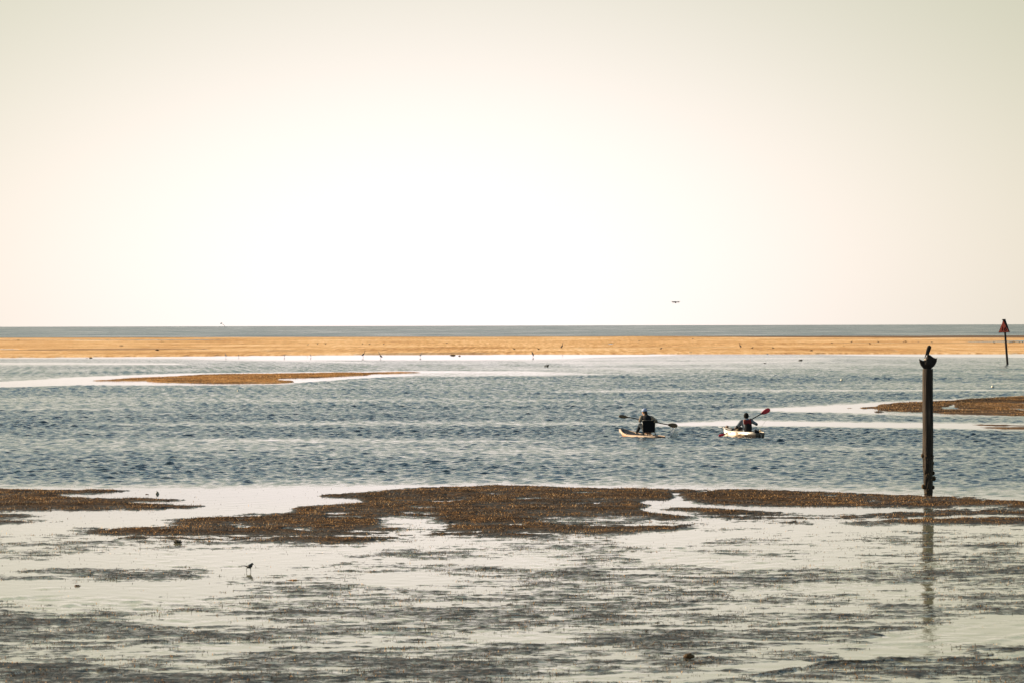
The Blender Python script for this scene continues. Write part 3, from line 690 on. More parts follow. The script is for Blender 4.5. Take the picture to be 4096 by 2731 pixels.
def paddler_one():
    u_off = lambda u, v, dy=0.0: P(u, v, DK0 + dy)
    q = u_off; o = q(2593, 1738, 0); o.z = 0.10
    t = thing('person', o, 'person in a white cap and dark vest sitting in a tall black kayak chair', 'person')
    pel = q(2593, 1721, 0); mid = q(2592, 1700, .06); che = q(2588, 1678, .10); nb = q(2583.5, 1662, .13); hd = q(2577.5, 1646, .17)
    LS = q(2567, 1667, .14); LE = q(2560.5, 1683, -.02); LH = q(2566, 1677.8, .27)
    RS = q(2606, 1670, .05); RE = q(2624, 1682.5, -.13); RH = q(2617, 1686.6, .14)
    LK = q(2561, 1698, .42); LA = q(2547, 1730, .70); LT = q(2540, 1736, .86); RK = q(2592, 1696, .45); RA = q(2584, 1731, .72); RT = q(2580, 1736, .88)
    LHp = q(2584, 1722, .04); RHp = q(2601, 1722, .0)
    m = MB(); f, s_, uz, rot = head(m, hd, (-0.72, 0.66, -0.12))
    m.chain([(pel, .15), (mid, .135), (che, .155), (nb, .06), (hd - V(0, 0, .04), .055)], 16)
    m.chain([(LS, .055), (LE, .045), (LH - seg_dir(LE, LH) * .07, .028)]); m.chain([(RS, .055), (RE, .045), (RH - seg_dir(RE, RH) * .07, .028)])
    m.chain([(nb, .06), (LS, .055)]); m.chain([(nb, .06), (RS, .055)])
    shaft = seg_dir(q(2516, 1667.5, .36), q(2668, 1696.5, .02))
    hand(m, LH - seg_dir(LE, LH) * .07, seg_dir(LE, LH), None, shaft); hand(m, RH - seg_dir(RE, RH) * .07, seg_dir(RE, RH), None, shaft)
    for hp, k, a, tt in ((LHp, LK, LA, LT), (RHp, RK, RA, RT)):
        m.chain([(hp, .08), (k, .06), (a, .042)]); m.chain([(a, .042), (tt, .032)])
    m.build('body', SKIN, t, o, voxel=0.009)
    m = MB()
    m.chain([(mid - V(0, 0, .06), .150), (mid, .16), (che, .180), (nb - V(0, 0, .03), .095)], 18)
    m.chain([(LS, .078), (LE, .063), (LE + (LH - LE) * .62, .044)], 14); m.chain([(RS, .080), (RE, .064), (RE + (RH - RE) * .62, .044)], 14)
    m.chain([(nb - V(0, 0, .03), .075), (LS, .068)], 14); m.chain([(nb - V(0, 0, .03), .075), (RS, .070)], 14)
    m.build('shirt', simple('tan_grey_shirt', (0.24, 0.19, 0.14), 0.9, 0.1, scale=9), t, o, voxel=0.012)
    m = MB()
    m.chain([(mid - V(0, .02, .04), .170), (che - V(0, .03, -.01), .188), (nb - V(0, .03, .05), .105)], 18)
    m.chain([(nb - V(-.02, .03, .05), .06), (LS - V(-.05, .045, .02), .052), (mid - V(.09, .05, -.08), .07)], 12)
    m.chain([(nb - V(0, .03, .05), .06), (RS - V(.05, .045, .02), .052), (mid - V(-.10, .05, -.08), .07)], 12)
    m.build('vest', DARKFAB, t, o, voxel=0.012)
    m = MB()
    for hp, k, a in ((LHp, LK, LA), (RHp, RK, RA)): m.chain([(pel, .13), (hp, .092), (k, .074), (a - (a - k) * .06, .058)], 14)
    m.build('trousers', simple('dark_jeans', (0.022, 0.030, 0.040), 0.9, 0.1, scale=20), t, o, voxel=0.012)
    shoe = simple('shoe_tan', (0.30, 0.20, 0.12), .8, .2)
    for a, tt in ((LA, LT), (RA, RT)):
        m = MB(); m.chain([(a - V(0, .03, .01), .048), (tt, .036)], 12); m.build('shoe', shoe, t, o, voxel=0.01)
    m = MB(); m.chain([(hd - f * .045 - uz * .02, .074), (nb + V(.02, -.03, .01), .06)], 14)
    m.build('hair', HAIR, t, o, voxel=0.010)
    m = MB(); c = hd + uz * .028
    m.ball(c, (.102, .116, .112), 22, rot, zmin=-0.012)
    cap_ = m.build('cap', simple('white_mesh_cap', (0.34, 0.40, 0.55), .8, .2, var=.12), t, o)
    m = MB(); out = []
    for i in range(13):
        a = math.pi * i / 12; out.append(c + s_ * .078 * math.cos(a) + f * (.07 + .088 * math.sin(a)) - uz * (.004 + .012 * math.sin(a)))
    m.prism(out, (0, 0, .008)); m.build('brim', DARKFAB, cap_, (0, 0, 0)).location = -o
    m = MB(); m.tube([c - uz * .008 + s_ * .1025 * math.cos(a) * 1.0 + f * .117 * math.sin(a) for a in np.linspace(0, 2 * math.pi, 25)], .009, 6)
    m.build('cap_band', simple('blue_band', (0.20, 0.30, 0.50), .8, .2), cap_, (0, 0, 0)).location = -o
    m = MB(); m.ball(c - f * .03 + s_ * .055 + uz * .04, (.035, .055, .055), 12, rot); m.build('cap_side_panel', DARKFAB, cap_, (0, 0, 0)).location = -o
    m = MB()
    for k in (-1, 1): m.ball(hd + f * .093 + s_ * k * .034 + uz * .018, (.028, .010, .018), 10, rot)
    m.tube([hd + f * .085 + s_ * .06 + uz * .02, hd + s_ * .084 + uz * .01], .004, 6); m.tube([hd + f * .085 - s_ * .06 + uz * .02, hd - s_ * .084 + uz * .01], .004, 6)
    m.build('sunglasses', BLACK, t, o)

def hull_sections(L, half, gun, keel, n=40):
    # returns rings along the length; t=0 stern .. 1 bow, local x forward, y left, z up
    rings = []
    for i in range(n + 1):
        tt = i / n; x = (tt - 0.5) * L; w = half(tt); g = gun(tt); k = keel(tt)
        ring = [(x, w, g), (x, w * 1.03, g - .35 * (g - k)), (x, w * .82, k + .18 * (g - k)), (x, w * .4, k), (x, -w * .4, k), (x, -w * .82, k + .18 * (g - k)), (x, -w * 1.03, g - .35 * (g - k)), (x, -w, g)]
        rings.append(ring)
    return rings
def loft(rings, close=True):
    m = MB(); vs = [p for r in rings for p in r]; c = len(rings[0]); fs = []
    for i in range(len(rings) - 1):
        for k in range(c if close else c - 1):
            a = i * c + k; b_ = i * c + (k + 1) % c
            fs.append((a, b_, b_ + c, a + c))
    fs.append(tuple(range(c))); fs.append(tuple(range(len(rings) * c - 1, (len(rings) - 1) * c - 1, -1)))
    m.addv(vs, fs); return m

def kayak_one():
    L = 3.0; o = Vector(((P(2483, 1744, 146.6).x + P(2650, 1748, 143.6).x) / 2, 145.0, 0.0))
    yaw = math.atan2(3.02, -1.62)
    t = thing('kayak', o, 'tan and white flat-decked kayak with upturned bow carrying a black chair', 'kayak', rz=yaw)
    half = lambda a: 0.40 * max(0.02, (1 - abs(2 * a - 0.92) ** 2.6 / 1.35)) if a < .98 else .12
    gun = lambda a: 0.030 + 0.035 * a + 0.20 * max(0, (a - .55) / .45) ** 2.0
    keel = lambda a: -0.07 + 0.17 * max(0, (a - .72) / .28) ** 2
    rings = hull_sections(L, half, gun, keel)
    b = NB('kayak_tan_lit_bow'); p = b.pos(); sx = b.n('ShaderNodeSeparateXYZ'); b.put(sx.inputs[0], p)
    f = b.noise(p, 5, 4, 0.6)
    k = b.math('MULTIPLY_ADD', sx.outputs['X'], 0.28, 0.5)
    base = b.ramp(b.math('ADD', k, b.math('MULTIPLY', b.math('SUBTRACT', f, .5), .25)), [(0.12, (0.035, 0.022, 0.016)), (0.28, (0.20, 0.13, 0.07)), (0.55, (0.34, 0.19, 0.10)), (0.74, (0.46, 0.22, 0.13)), (0.9, (0.66, 0.54, 0.46))])  # tan hull; sunlit white of the bow is graded into the colour
    hm = b.end(b.bsdf(base, 0.5, 0.35).outputs[0])
    loft(rings).build('hull', hm, t, bevel=0.01)
    m = MB(); vs = []; fs = []; n = 40
    for i in range(n + 1):
        a = 0.03 + .95 * i / n; x = (a - .5) * L
        for y in (-1, -.5, 0, .5, 1): vs.append((x, y * half(a) * .80, gun(a) + .014 + .012 * (1 - abs(y))))
    for i in range(n):
        for j in range(4): q = i * 5 + j; fs.append((q, q + 1, q + 6, q + 5))
    m.addv(vs, fs)
    dm = simple('deck_pad', (0.05, 0.052, 0.058), .8, .15, scale=8, col2=(0.03, 0.03, 0.034))
    m.build('deck', dm, t)
    m = MB()
    for sgn in (-1, 1): m.tube([((a - .5) * L, sgn * half(a) * 1.0, gun(a) + .012) for a in np.linspace(.02, .98, 40)], .018, 8)
    m.build('gunwale', simple('pale_trim', (0.42, 0.30, 0.21), .5, .4), t)
    m = MB(); m.tube([((.985 - .5) * L, .06, gun(.98) + .01), ((.985 - .5) * L + .03, .05, gun(.98) + .05), ((.985 - .5) * L + .03, -.05, gun(.98) + .05), ((.985 - .5) * L, -.06, gun(.98) + .01)], .012, 8)
    m.build('bow_handle', BLACK, t)
    for sgn in (-1, 1):
        m = MB(); m.ball(((.66 - .5) * L, sgn * half(.66) * .98, gun(.66) + .035), (.05, .035, .045), 10); m.tube([((.66 - .5) * L, sgn * half(.66), gun(.66)), ((.66 - .5) * L, sgn * half(.66), gun(.66) + .09)], .014, 8)
        m.build('rod_mount', BLACK, t)
    m = MB(); m.prism([(-.5 * L + .02, 0, -.2), (-.5 * L + .2, 0, -.05), (-.5 * L + .06, 0, .03), (-.5 * L, 0, .0)], (0, .012, 0)); m.build('fin', BLACK, t)
    # chair is bolted to the deck
    ch = bpy.data.objects.new('chair', None); link(ch, t); Minv = Matrix.Translation(o) @ Matrix.Rotation(yaw, 4, 'Z'); ch.matrix_parent_inverse = Minv.inverted()
    def q(u, v, dy=0.0): return P(u, v, DK0 + dy)
    def part(m_, name, mat, **kw):
        ob = m_.build(name, mat, ch, (0, 0, 0), **kw); return ob
    m = MB(); bl, br, tr, tl = q(2574, 1728, -.14), q(2617, 1726.5, -.14), q(2620, 1681, -.28), q(2571, 1681.5, -.28)
    ol = [bl, br, br.lerp(tr, .5) + V(.01, 0, 0), tr, tr.lerp(tl, .5) + V(0, 0, .012), tl, tl.lerp(bl, .5)]
    m.prism(ol, (0, .035, 0)); part(m, 'chair_back', DARKFAB, smooth=False, bevel=.01)
    m = MB(); a1, a2 = q(2576, 1722, -.12), q(2616, 1721, -.12)
    m.prism([a1, a2, a2 + V(.0, .48, .03), a1 + V(0, .48, .03)], (0, 0, .04)); part(m, 'chair_seat', DARKFAB, smooth=False, bevel=.008)
    FR = simple('chair_frame', (0.10, 0.09, 0.08), .35, .5, metal=.3)
    m = MB()
    for (u1, u2) in ((2569.5, 2571), (2620.5, 2619)):
        m.tube([q(u1, 1680, -.29), q(u2, 1715, -.17), q(u2 + .5, 1729, -.12)], .012, 8)
        m.tube([q(u2, 1722, -.12), q(u2, 1719, .36)], .012, 8)
        m.tube([q(u2 - 1, 1718, -.10), q(u2, 1702, .1), q(u2, 1698, .25)], .011, 8)
        m.tube([q(u2, 1702, .15), q(u2 - 1, 1719, .34)], .008, 6); m.tube([q(u2, 1698, -.2), q(u2 + 1, 1717, .1)], .008, 6)
    m.tube([q(2569.5, 1680.5, -.29), q(2620.5, 1679.5, -.29)], .012, 8); m.tube([q(2571, 1729, -.12), q(2619, 1728, -.12)], .012, 8)
    part(m, 'chair_frame', FR)
    for u, dy, du in ((2572, -.10, 1), (2618, -.10, 3), (2556, .34, -4), (2602, .34, 1)):
        m = MB(); m.tube([q(u, 1724, dy), q(u + du, 1730, dy - .02), q(u + du + 1, 1738, dy)], [.014, .013, .02], 8); part(m, 'chair_leg', FR)
    for u in (2590, 2599):
        m = MB(); m.tube([q(u, 1724, .05), q(u + 1.5, 1731, .03), q(u + .5, 1738.5, .05)], [.022, .012, .022], 8); part(m, 'chair_leg', FR)
    m = MB(); m.ball(q(2617.5, 1684.5, -.25), (.028, .03, .045), 10); part(m, 'strap_buckle', simple('buckle_tan', (.5, .38, .22), .5, .4))
    m = MB(); m.ball(q(2610, 1678.8, -.3), (.02, .02, .012), 8); part(m, 'frame_knob', METAL)
    m = MB(); m.ball(q(2573, 1681, -.3), (.02, .02, .02), 8); part(m, 'frame_knob', METAL)

def paddle(name, label, mat, a_tip, a_base, b_base, b_tip, wa, wb, D0, dy):
    # points in photo pixels; wa, wb blade widths in px; dy: depth offsets (a, b)
    pa0, pa1 = P(*a_tip, D0 + dy[0]), P(*a_base, D0 + dy[1]); pb1, pb0 = P(*b_base, D0 + dy[2]), P(*b_tip, D0 + dy[3])
    o = (pa1 + pb1) / 2; t = thing(name, o, label, 'paddle')
    m = MB(); m.tube([pa0.lerp(pa1, .6), pa1, pb1, pb0.lerp(pb1, .6)], [.012, .021, .021, .012], 10); m.build('shaft', BLACK, t, o)
    s = D0 / F
    for tip, base, w in ((pa0, pa1, wa), (pb0, pb1, wb)):
        d = (tip - base); L = d.length; d = d / L; n = V(0, 1, 0); side = d.cross(n).normalized(); n2 = side.cross(d).normalized()
        prof = [(0, .10), (.08, .22), (.2, .48), (.35, .78), (.5, .95), (.68, 1.0), (.84, .93), (.94, .70), (1.0, .32)]
        vs = []; fs = []; rows = []
        for a, h in prof:
            for e in (-1, -.5, 0, .5, 1):
                cup = .018 * (e * e) - .012
                vs.append(base + d * L * a + side * e * h * w * s / 2 + n2 * (cup * h + (.012 if e == 0 else 0)))
        for i in range(len(prof) - 1):
            for j in range(4): k = i * 5 + j; fs.append((k, k + 1, k + 6, k + 5))
        m = MB(); m.addv(vs, fs); ob = m.build('blade', mat, t, o, sub=1)
        sol = ob.modifiers.new('solid', 'SOLIDIFY'); sol.thickness = .008; sol.offset = 0
    return t

kayak_one(); paddler_one()
b = NB('brown_blade'); pb = b.pos((1, 1, 40)); c_ = b.ramp(b.noise(pb, 1.0, 2, .5), [(.4, (0.07, 0.04, 0.022)), (.6, (0.20, 0.13, 0.07))])
BROWN = b.end(b.bsdf(c_, .45, .4).outputs[0])
paddle('paddle', 'black-shafted kayak paddle with brown blades held by the person in the white cap', BROWN, (2475, 1663), (2517, 1668), (2667, 1696.2), (2710, 1703), 13.5, 19, DK0, (.45, .36, .02, -.08))

# water thrown up by the right-hand blade
def splash():
    D = DK0 - .08; o = P(2700, 1752, D); o.z = 0
    b = NB('splash_water'); d = b.bsdf((0.95, 0.97, 0.98, 1), .25, .5); tr = b.n('ShaderNodeBsdfTranslucent'); tr.inputs['Color'].default_value = (1, 1, 1, 1)
    tp = b.n('ShaderNodeBsdfTransparent'); m1 = b.n('ShaderNodeMixShader'); m1.inputs[0].default_value = .7; b.put(m1.inputs[1], d.outputs[0]); b.put(m1.inputs[2], tr.outputs[0])
    m2 = b.n('ShaderNodeMixShader'); f = b.noise(b.pos((30, 30, 4)), 1, 4, .6)
    b.put(m2.inputs[0], b.math('MULTIPLY_ADD', f, 1.2, -.70, clamp=True)); b.put(m2.inputs[1], m1.outputs[0]); b.put(m2.inputs[2], tp.outputs[0]); sheet = b.end(m2.outputs[0])
    b = NB('water_drops'); d = b.bsdf((0.97, 0.97, 0.95, 1), .15, .6); tr = b.n('ShaderNodeBsdfTranslucent'); tr.inputs['Color'].default_value = (1, 1, .95, 1)
    m1 = b.n('ShaderNodeMixShader'); m1.inputs[0].default_value = .5; b.put(m1.inputs[1], d.outputs[0]); b.put(m1.inputs[2], tr.outputs[0]); drop = b.end(m1.outputs[0])
    t = thing('water_splash', o, 'sheet of water and droplets falling from the lowered brown paddle blade', 'splash')
    t['kind'] = 'stuff'
    rr = random.Random(5); m = MB(); vs = []; fs = []; nx, nz = 9, 14
    for i in range(nz):
        k = i / (nz - 1); v = 1710 + 39 * k; ul = 2684 - 5 * k; ur = 2706 + 4 * k * k
        for j in range(nx): vs.append(P(ul + (ur - ul) * j / (nx - 1), v, D + .03 * math.sin(j * 1.3 + i * .7) + .02 * rr.uniform(-1, 1)))
    for i in range(nz - 1):
        for j in range(nx - 1): a = i * nx + j; fs.append((a, a + 1, a + nx + 1, a + nx))
    m.addv(vs, fs); ob = m.build('falling_sheet', sheet, t, o, kind='stuff'); so = ob.modifiers.new('solid', 'SOLIDIFY'); so.thickness = .02
    m = MB()
    for i in range(420):
        k = rr.random() ** .6; v = 1712 + 38 * k; x = rr.gauss(2700, 4 + 6 * k); 
        if x < 2672 or x > 2722: continue
        r = rr.uniform(.008, .020) * (1.4 if (abs(x - 2704) < 7 and k > .6) else .8)
        m.ball(P(x, v, D + rr.gauss(0, .10)), r, 6)
    for i in range(60): m.ball(P(rr.gauss(2703, 6), rr.uniform(1730, 1750), D + rr.gauss(0, .06)), (.028, .028, rr.uniform(.04, .06)), 8)
    m.build('droplets', drop, t, o, kind='stuff')
splash()

DK1 = 144.6
def kayak_two():
    L = 2.8; o = Vector(((P(2899, 1740, 146.0).x + P(3041, 1748, 143.2).x) / 2, DK1, 0.0))
    yaw = math.atan2(2.88, -1.36)
    t = thing('kayak', o, 'white and brown mottled kayak with fishing gear and a high bow', 'kayak', rz=yaw)
    half = lambda a: 0.37 * max(0.30 if a < .5 else .05, (1 - abs(2 * a - .9) ** 2.8 / 1.4))
    gun = lambda a: 0.185 + 0.02 * a + 0.14 * max(0, (a - .6) / .4) ** 1.8
    keel = lambda a: -0.10 + 0.22 * max(0, (a - .8) / .2) ** 2
    b = NB('kayak_mottled_lit_bow'); p = b.pos((1, 1, 2.2)); sx = b.n('ShaderNodeSeparateXYZ'); b.put(sx.inputs[0], b.pos())
    f = b.noise(p, 2.4, 3, 0.5)
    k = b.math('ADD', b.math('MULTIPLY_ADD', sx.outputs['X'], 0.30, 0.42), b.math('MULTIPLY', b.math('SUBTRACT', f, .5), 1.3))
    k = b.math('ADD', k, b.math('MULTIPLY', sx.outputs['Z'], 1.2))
    base = b.ramp(k, [(0.36, (0.020, 0.016, 0.014)), (0.44, (0.28, 0.20, 0.13)), (0.52, (0.50, 0.40, 0.29)), (0.70, (0.80, 0.74, 0.68))])  # camo mottle, with sunlit bow and shaded stern graded into the colour
    loft(hull_sections(L, half, gun, keel)).build('hull', b.end(b.bsdf(base, .3, .5).outputs[0]), t, bevel=.012)
    m = MB(); vs = []; fs = []; n = 40
    for i in range(n + 1):
        a = 0.04 + .93 * i / n; x = (a - .5) * L; dip = .05 * math.exp(-((a - .42) / .16) ** 4)
        for y in (-1, -.5, 0, .5, 1): vs.append((x, y * half(a) * .86, gun(a) + .02 * (1 - y * y) - dip + .006))
    for i in range(n):
        for j in range(4): q = i * 5 + j; fs.append((q, q + 1, q + 6, q + 5))
    m.addv(vs, fs); m.build('deck', simple('deck_tan', (0.50, 0.40, 0.28), .5, .4, scale=6, col2=(.12, .09, .07)), t)
    m = MB()
    for sgn in (-1, 1): m.tube([((a - .5) * L, sgn * half(a), gun(a) + .01) for a in np.linspace(.03, .97, 36)], .016, 8)
    m.build('gunwale', simple('cream_trim', (0.80, 0.72, 0.60), .3, .5), t)
    for a in (.60, .40):
        for sgn in (-1, 1):
            m = MB(); m.ball(((a - .5) * L, sgn * half(a) * 1.03, gun(a) - .03), (.035, .02, .022), 8); m.build('cleat', BLACK, t)
    m = MB(); m.ball(((.93 - .5) * L, 0, gun(.93) + .05), (.09, .06, .05), 12); m.build('bow_hatch', simple('hatch_brown', (0.16, 0.09, 0.06), .6, .3), t)
    m = MB(); m.tube([(-.5 * L + .03, 0, .15), (-.5 * L - .06, 0, .10), (-.5 * L - .07, 0, -.12)], [.03, .035, .02], 8, 0.4); m.build('rudder', simple('rudder_grey', (.30, .27, .25), .5, .4), t)

def q2(u, v, dy=0.0): return P(u, v, DK1 + dy)
def gear():
    # open tackle crate, bag, rods: separate things lying on or clamped to the second kayak
    o = q2(3027, 1729, -1.15); t = thing('tackle_bag', o, 'low black tackle bag on the stern of the mottled kayak', 'bag')
    m = MB(); m.box(o + V(0, 0, .045), (.17, .22, .09)); m.ball(o + V(-.04, 0, .08), (.06, .08, .04), 10); m.build('bag_body', DARKFAB, t, o, bevel=.015, smooth=False)
    m = MB(); m.tube([o + V(-.06, 0, .09), o + V(-.04, 0, .13), o + V(.04, 0, .13), o + V(.06, 0, .09)], .008, 6); m.build('bag_handle', BLACK, t, o)
    o = q2(2949, 1730, .45); t = thing('dry_bag', o, 'lumpy tan dry bag in front of the paddler in the red and black vest', 'bag')
    m = MB(); m.chain([(o + V(-.09, 0, .04), .05), (o + V(.02, 0, .075), .075), (o + V(.12, 0, .05), .05)], 14); m.build('bag_body', simple('tan_canvas', (0.42, 0.31, 0.17), .9, .1, scale=20), t, o, voxel=.012)
    m = MB(); m.tube([o + V(.02, -.08, .03), o + V(.02, -.05, .14), o + V(.02, .05, .14)], .008, 6); m.build('bag_strap', BLACK, t, o)
    # upright rod at the stern
    o = q2(3036, 1728, -1.25); t = thing('fishing_rod', o, 'thin fishing rod slanting up from the stern of the mottled kayak', 'fishing rod')
    m = MB(); m.tube([o, q2(3040, 1716, -1.22)], [.013, .011], 8); m.build('rod_handle', simple('cork', (.55, .42, .25), .8, .2), t, o)
    m = MB(); m.tube([q2(3040, 1716, -1.22), q2(3052, 1696, -1.18), q2(3073, 1667, -1.1)], [.006, .004, .002], 6); m.build('rod_blank', simple('rod_olive', (.22, .24, .18), .4, .5), t, o)
    m = MB(); m.ball(q2(3041, 1722, -1.3), (.045, .035, .04), 12); m.tube([q2(3043, 1722, -1.35), q2(3047, 1724, -1.37)], .010, 6); m.build('reel', simple('reel_brass', (.35, .27, .16), .35, .5, metal=.5), t, o)
    o = q2(2943, 1721.5, .45); t = thing('fishing_rod', o, 'pale fishing rod pointing out over the bow of the mottled kayak', 'fishing rod')
    m = MB(); m.tube([o, q2(2932, 1718.5, .55)], [.016, .014], 8); m.build('rod_handle', BLACK, t, o)
    m = MB(); m.tube([q2(2932, 1718.5, .55), q2(2905, 1712, .85), q2(2873, 1705.5, 1.2)], [.013, .008, .004], 6); m.build('rod_blank', WHITE, t, o)
    o = q2(2931, 1724, .6); t = thing('fish_finder', o, 'small black gadget on a stalk ahead of the paddler in the red and black vest', 'fish finder')
    m = MB(); m.tube([o, q2(2931, 1717, .6)], .012, 8); m.build('stalk', BLACK, t, o)
    m = MB(); m.box(q2(2931, 1716.5, .6), (.09, .05, .08)); m.build('screen_case', BLACK, t, o, bevel=.01, smooth=False)

def paddler_two():
    q = q2; o = q(2989, 1729, 0); t = thing('person', o, 'person in a dark beanie, grey shirt and red and black life vest', 'person')
    pel = q(2989, 1722, 0); mid = q(2989, 1706, 0); che = q(2987, 1690, .03); nb = q(2986, 1677, .04); hd = q(2985, 1663, .05)
    LS = q(2965, 1685, .03); LE = q(2949, 1705, .02); LH = q(2946.5, 1710.2, .33)
    RS = q(3005, 1684, .0); RE = q(3026, 1695.5, .04); RH = q(3004, 1678, .22)
    m = MB(); f, s_, uz, rot = head(m, hd, (.08, 1, -.06), .094)
    m.chain([(pel, .15), (mid, .14), (che, .15), (nb, .055), (hd - V(0, 0, .04), .055)], 16)
    m.chain([(nb, .055), (LS, .055)]); m.chain([(nb, .055), (RS, .055)])
    m.chain([(LS, .055), (LE, .043), (LH - seg_dir(LE, LH) * .07, .028)]); m.chain([(RS, .055), (RE, .043), (RH - seg_dir(RE, RH) * .07, .028)])
    sh = seg_dir(q(3040, 1656.4, .22), q(2905, 1733.2, .36))
    hand(m, LH - seg_dir(LE, LH) * .07, seg_dir(LE, LH), None, sh); hand(m, RH - seg_dir(RE, RH) * .07, seg_dir(RE, RH), None, sh)
    for sx in (-1, 1):
        hp = pel + V(sx * .09, .04, -.02); k = pel + V(sx * .16 - .12, .48, .10); a = k + V(-.10, .38, -.12); tt = a + V(-.02, .08, .10)
        m.chain([(hp, .08), (k, .058), (a, .042)]); m.chain([(a, .042), (tt, .03)])
    m.build('body', SKIN, t, o, voxel=.009)
    m = MB(); m.chain([(pel, .165), (mid, .172), (che, .180), (nb - V(0, 0, .03), .09)], 18)
    m.chain([(nb - V(0, 0, .035), .075), (LS, .070), (LE, .058), (LE + (LH - LE) * .3, .052)], 14); m.chain([(nb - V(0, 0, .035), .075), (RS, .068), (RE, .052), (RE + (RH - RE) * .6, .044)], 14)
    m.chain([(LS + V(.06, 0, -.05), .08), (mid - V(.11, 0, 0), .07), (pel - V(.09, 0, 0), .08)], 12)
    m.build('shirt', simple('blue_grey_shirt', (0.17, 0.20, 0.23), .9, .1, scale=10), t, o, voxel=.012)
    m = MB(); c = q(2991, 1713, -.05)
    m.chain([(q(2991, 1722, -.05), .155), (q(2992, 1706, -.06), .152), (q(2992, 1699, -.06), .145)], 18)
    lv = m.build('life_vest', DARKFAB, t, o, voxel=.012)
    m = MB(); a_, b_, c2, d2 = q(2975.5, 1696, -.19), q(3005.5, 1696, -.19), q(3004.5, 1678, -.15), q(2975, 1678, -.15)
    m.prism([a_, b_, b_.lerp(c2, .5) + V(.008, 0, 0), c2, q(3000, 1675, -.13), q(2996, 1677.5, -.12), q(2985, 1678, -.12), q(2981, 1675, -.13), d2, d2.lerp(a_, .5) - V(.005, 0, 0)], (0, .20, 0))
    m.build('vest_back_panel', simple('red_nylon', (0.17, 0.022, 0.024), .8, .15, var=.3), lv, (0, 0, 0), bevel=.02).location = -o
    m = MB(); m.box(q(2979, 1680.5, -.20), (.07, .012, .012)); m.box(q(2975.5, 1681, -.17), (.03, .02, .04)); m.build('vest_strap', simple('orange_strap', (.85, .30, .18), .7, .3), lv, (0, 0, 0)).location = -o
    m = MB(); m.ball(hd + uz * .006 - f * .004, (.100, .115, .128), 22, rot, zmin=-.075); m.chain([(hd - f * .05 - uz * .03, .066), (hd - f * .035 - uz * .075, .05)], 12)
    m.build('beanie', simple('black_knit', (0.020, 0.020, 0.018), .95, .05, scale=60), t, o, voxel=.010)
    for H, E_ in ((LH, LE), (RH, RE)):
        m = MB(); d = seg_dir(E_, H); m.chain([(H - d * .10, .046), (H - d * .03, .046), (H + d * .03, .040)], 12)
        m.build('glove', DARKFAB, t, o, voxel=.010)
    m = MB(); m.chain([(LE, .062), (LE + V(.005, .10, -.02), .056)], 12); m.build('elbow_pad', DARKFAB, t, o, voxel=.010)
    m = MB(); m.chain([(RE, .056), (RE + (RH - RE) * .3, .052)], 12); m.build('elbow_pad', DARKFAB, t, o, voxel=.010)
    m = MB()
    for sx in (-1, 1):
        hp = pel + V(sx * .09, .04, -.02); k = pel + V(sx * .16 - .12, .48, .10); a = k + V(-.10, .38, -.12); m.chain([(pel, .14), (hp, .092), (k, .072), (a, .056)], 12)
    m.build('trousers', DARKFAB, t, o, voxel=.012)
kayak_two(); gear(); paddler_two()
paddle('paddle', 'red-bladed kayak paddle held by the person in the life vest', simple('red_blade', (0.62, 0.02, 0.045), .35, .5, var=.45, scale=9), (3080, 1635), (3040.5, 1656.5), (2905, 1733.2), (2874, 1743), 19, 10, DK1, (.2, .22, .36, .38))

# ---- drone
def drone():
    D = 150.0; o = P(2701, 1209.5, D); s = D / F
    t = thing('drone', o, 'small dark quadcopter drone hovering above the sea to the right', 'drone')
    q = lambda u, v, dy=0: P(u, v, D + dy)
    m = MB(); m.chain([(q(2696.5, 1209, -.02), .020), (q(2702.5, 1208.8, 0), .026), (q(2706, 1209, .04), .020)], 12); m.build('body', DARKFAB, t, o, voxel=.005)
    m = MB(); m.chain([(q(2702, 1211.5, -.05), .016), (q(2703.2, 1213, -.06), .013)], 10); m.build('camera', BLACK, t, o)
    for u, v, dy in ((2689, 1208.6, -.10), (2693, 1209.2, .16), (2716.3, 1209, -.10), (2712, 1208.6, .16)):
        m = MB(); m.tube([q(2702, 1209, 0), q(u, v, dy)], [.014, .010], 8); m.tube([q(u, v + .6, dy), q(u, v - 2.2, dy)], [.016, .014], 10); arm = m.build('arm', BLACK, t, o)
        m = MB(); m.tube([q(u, v, dy), q(u, v + 5.0, dy)], [.005, .003], 6); m.build('landing_leg', simple('pale_leg', (.35, .30, .25), .5, .4), t, o)
        m = MB(); c = q(u, v - 2.6, dy); a = random.uniform(-.6, .6); dd = V(math.cos(a), math.sin(a), .0) * .085; nn = V(-math.sin(a), math.cos(a), 0) * .009
        m.prism([c - dd - nn * .5, c - nn, c + dd - nn * .5, c + dd + nn * .5, c + nn, c - dd + nn * .5], (0, 0, .003)); m.build('propeller', simple('propeller', (.22, .18, .15), .5, .3), t, o, smooth=False)
drone()

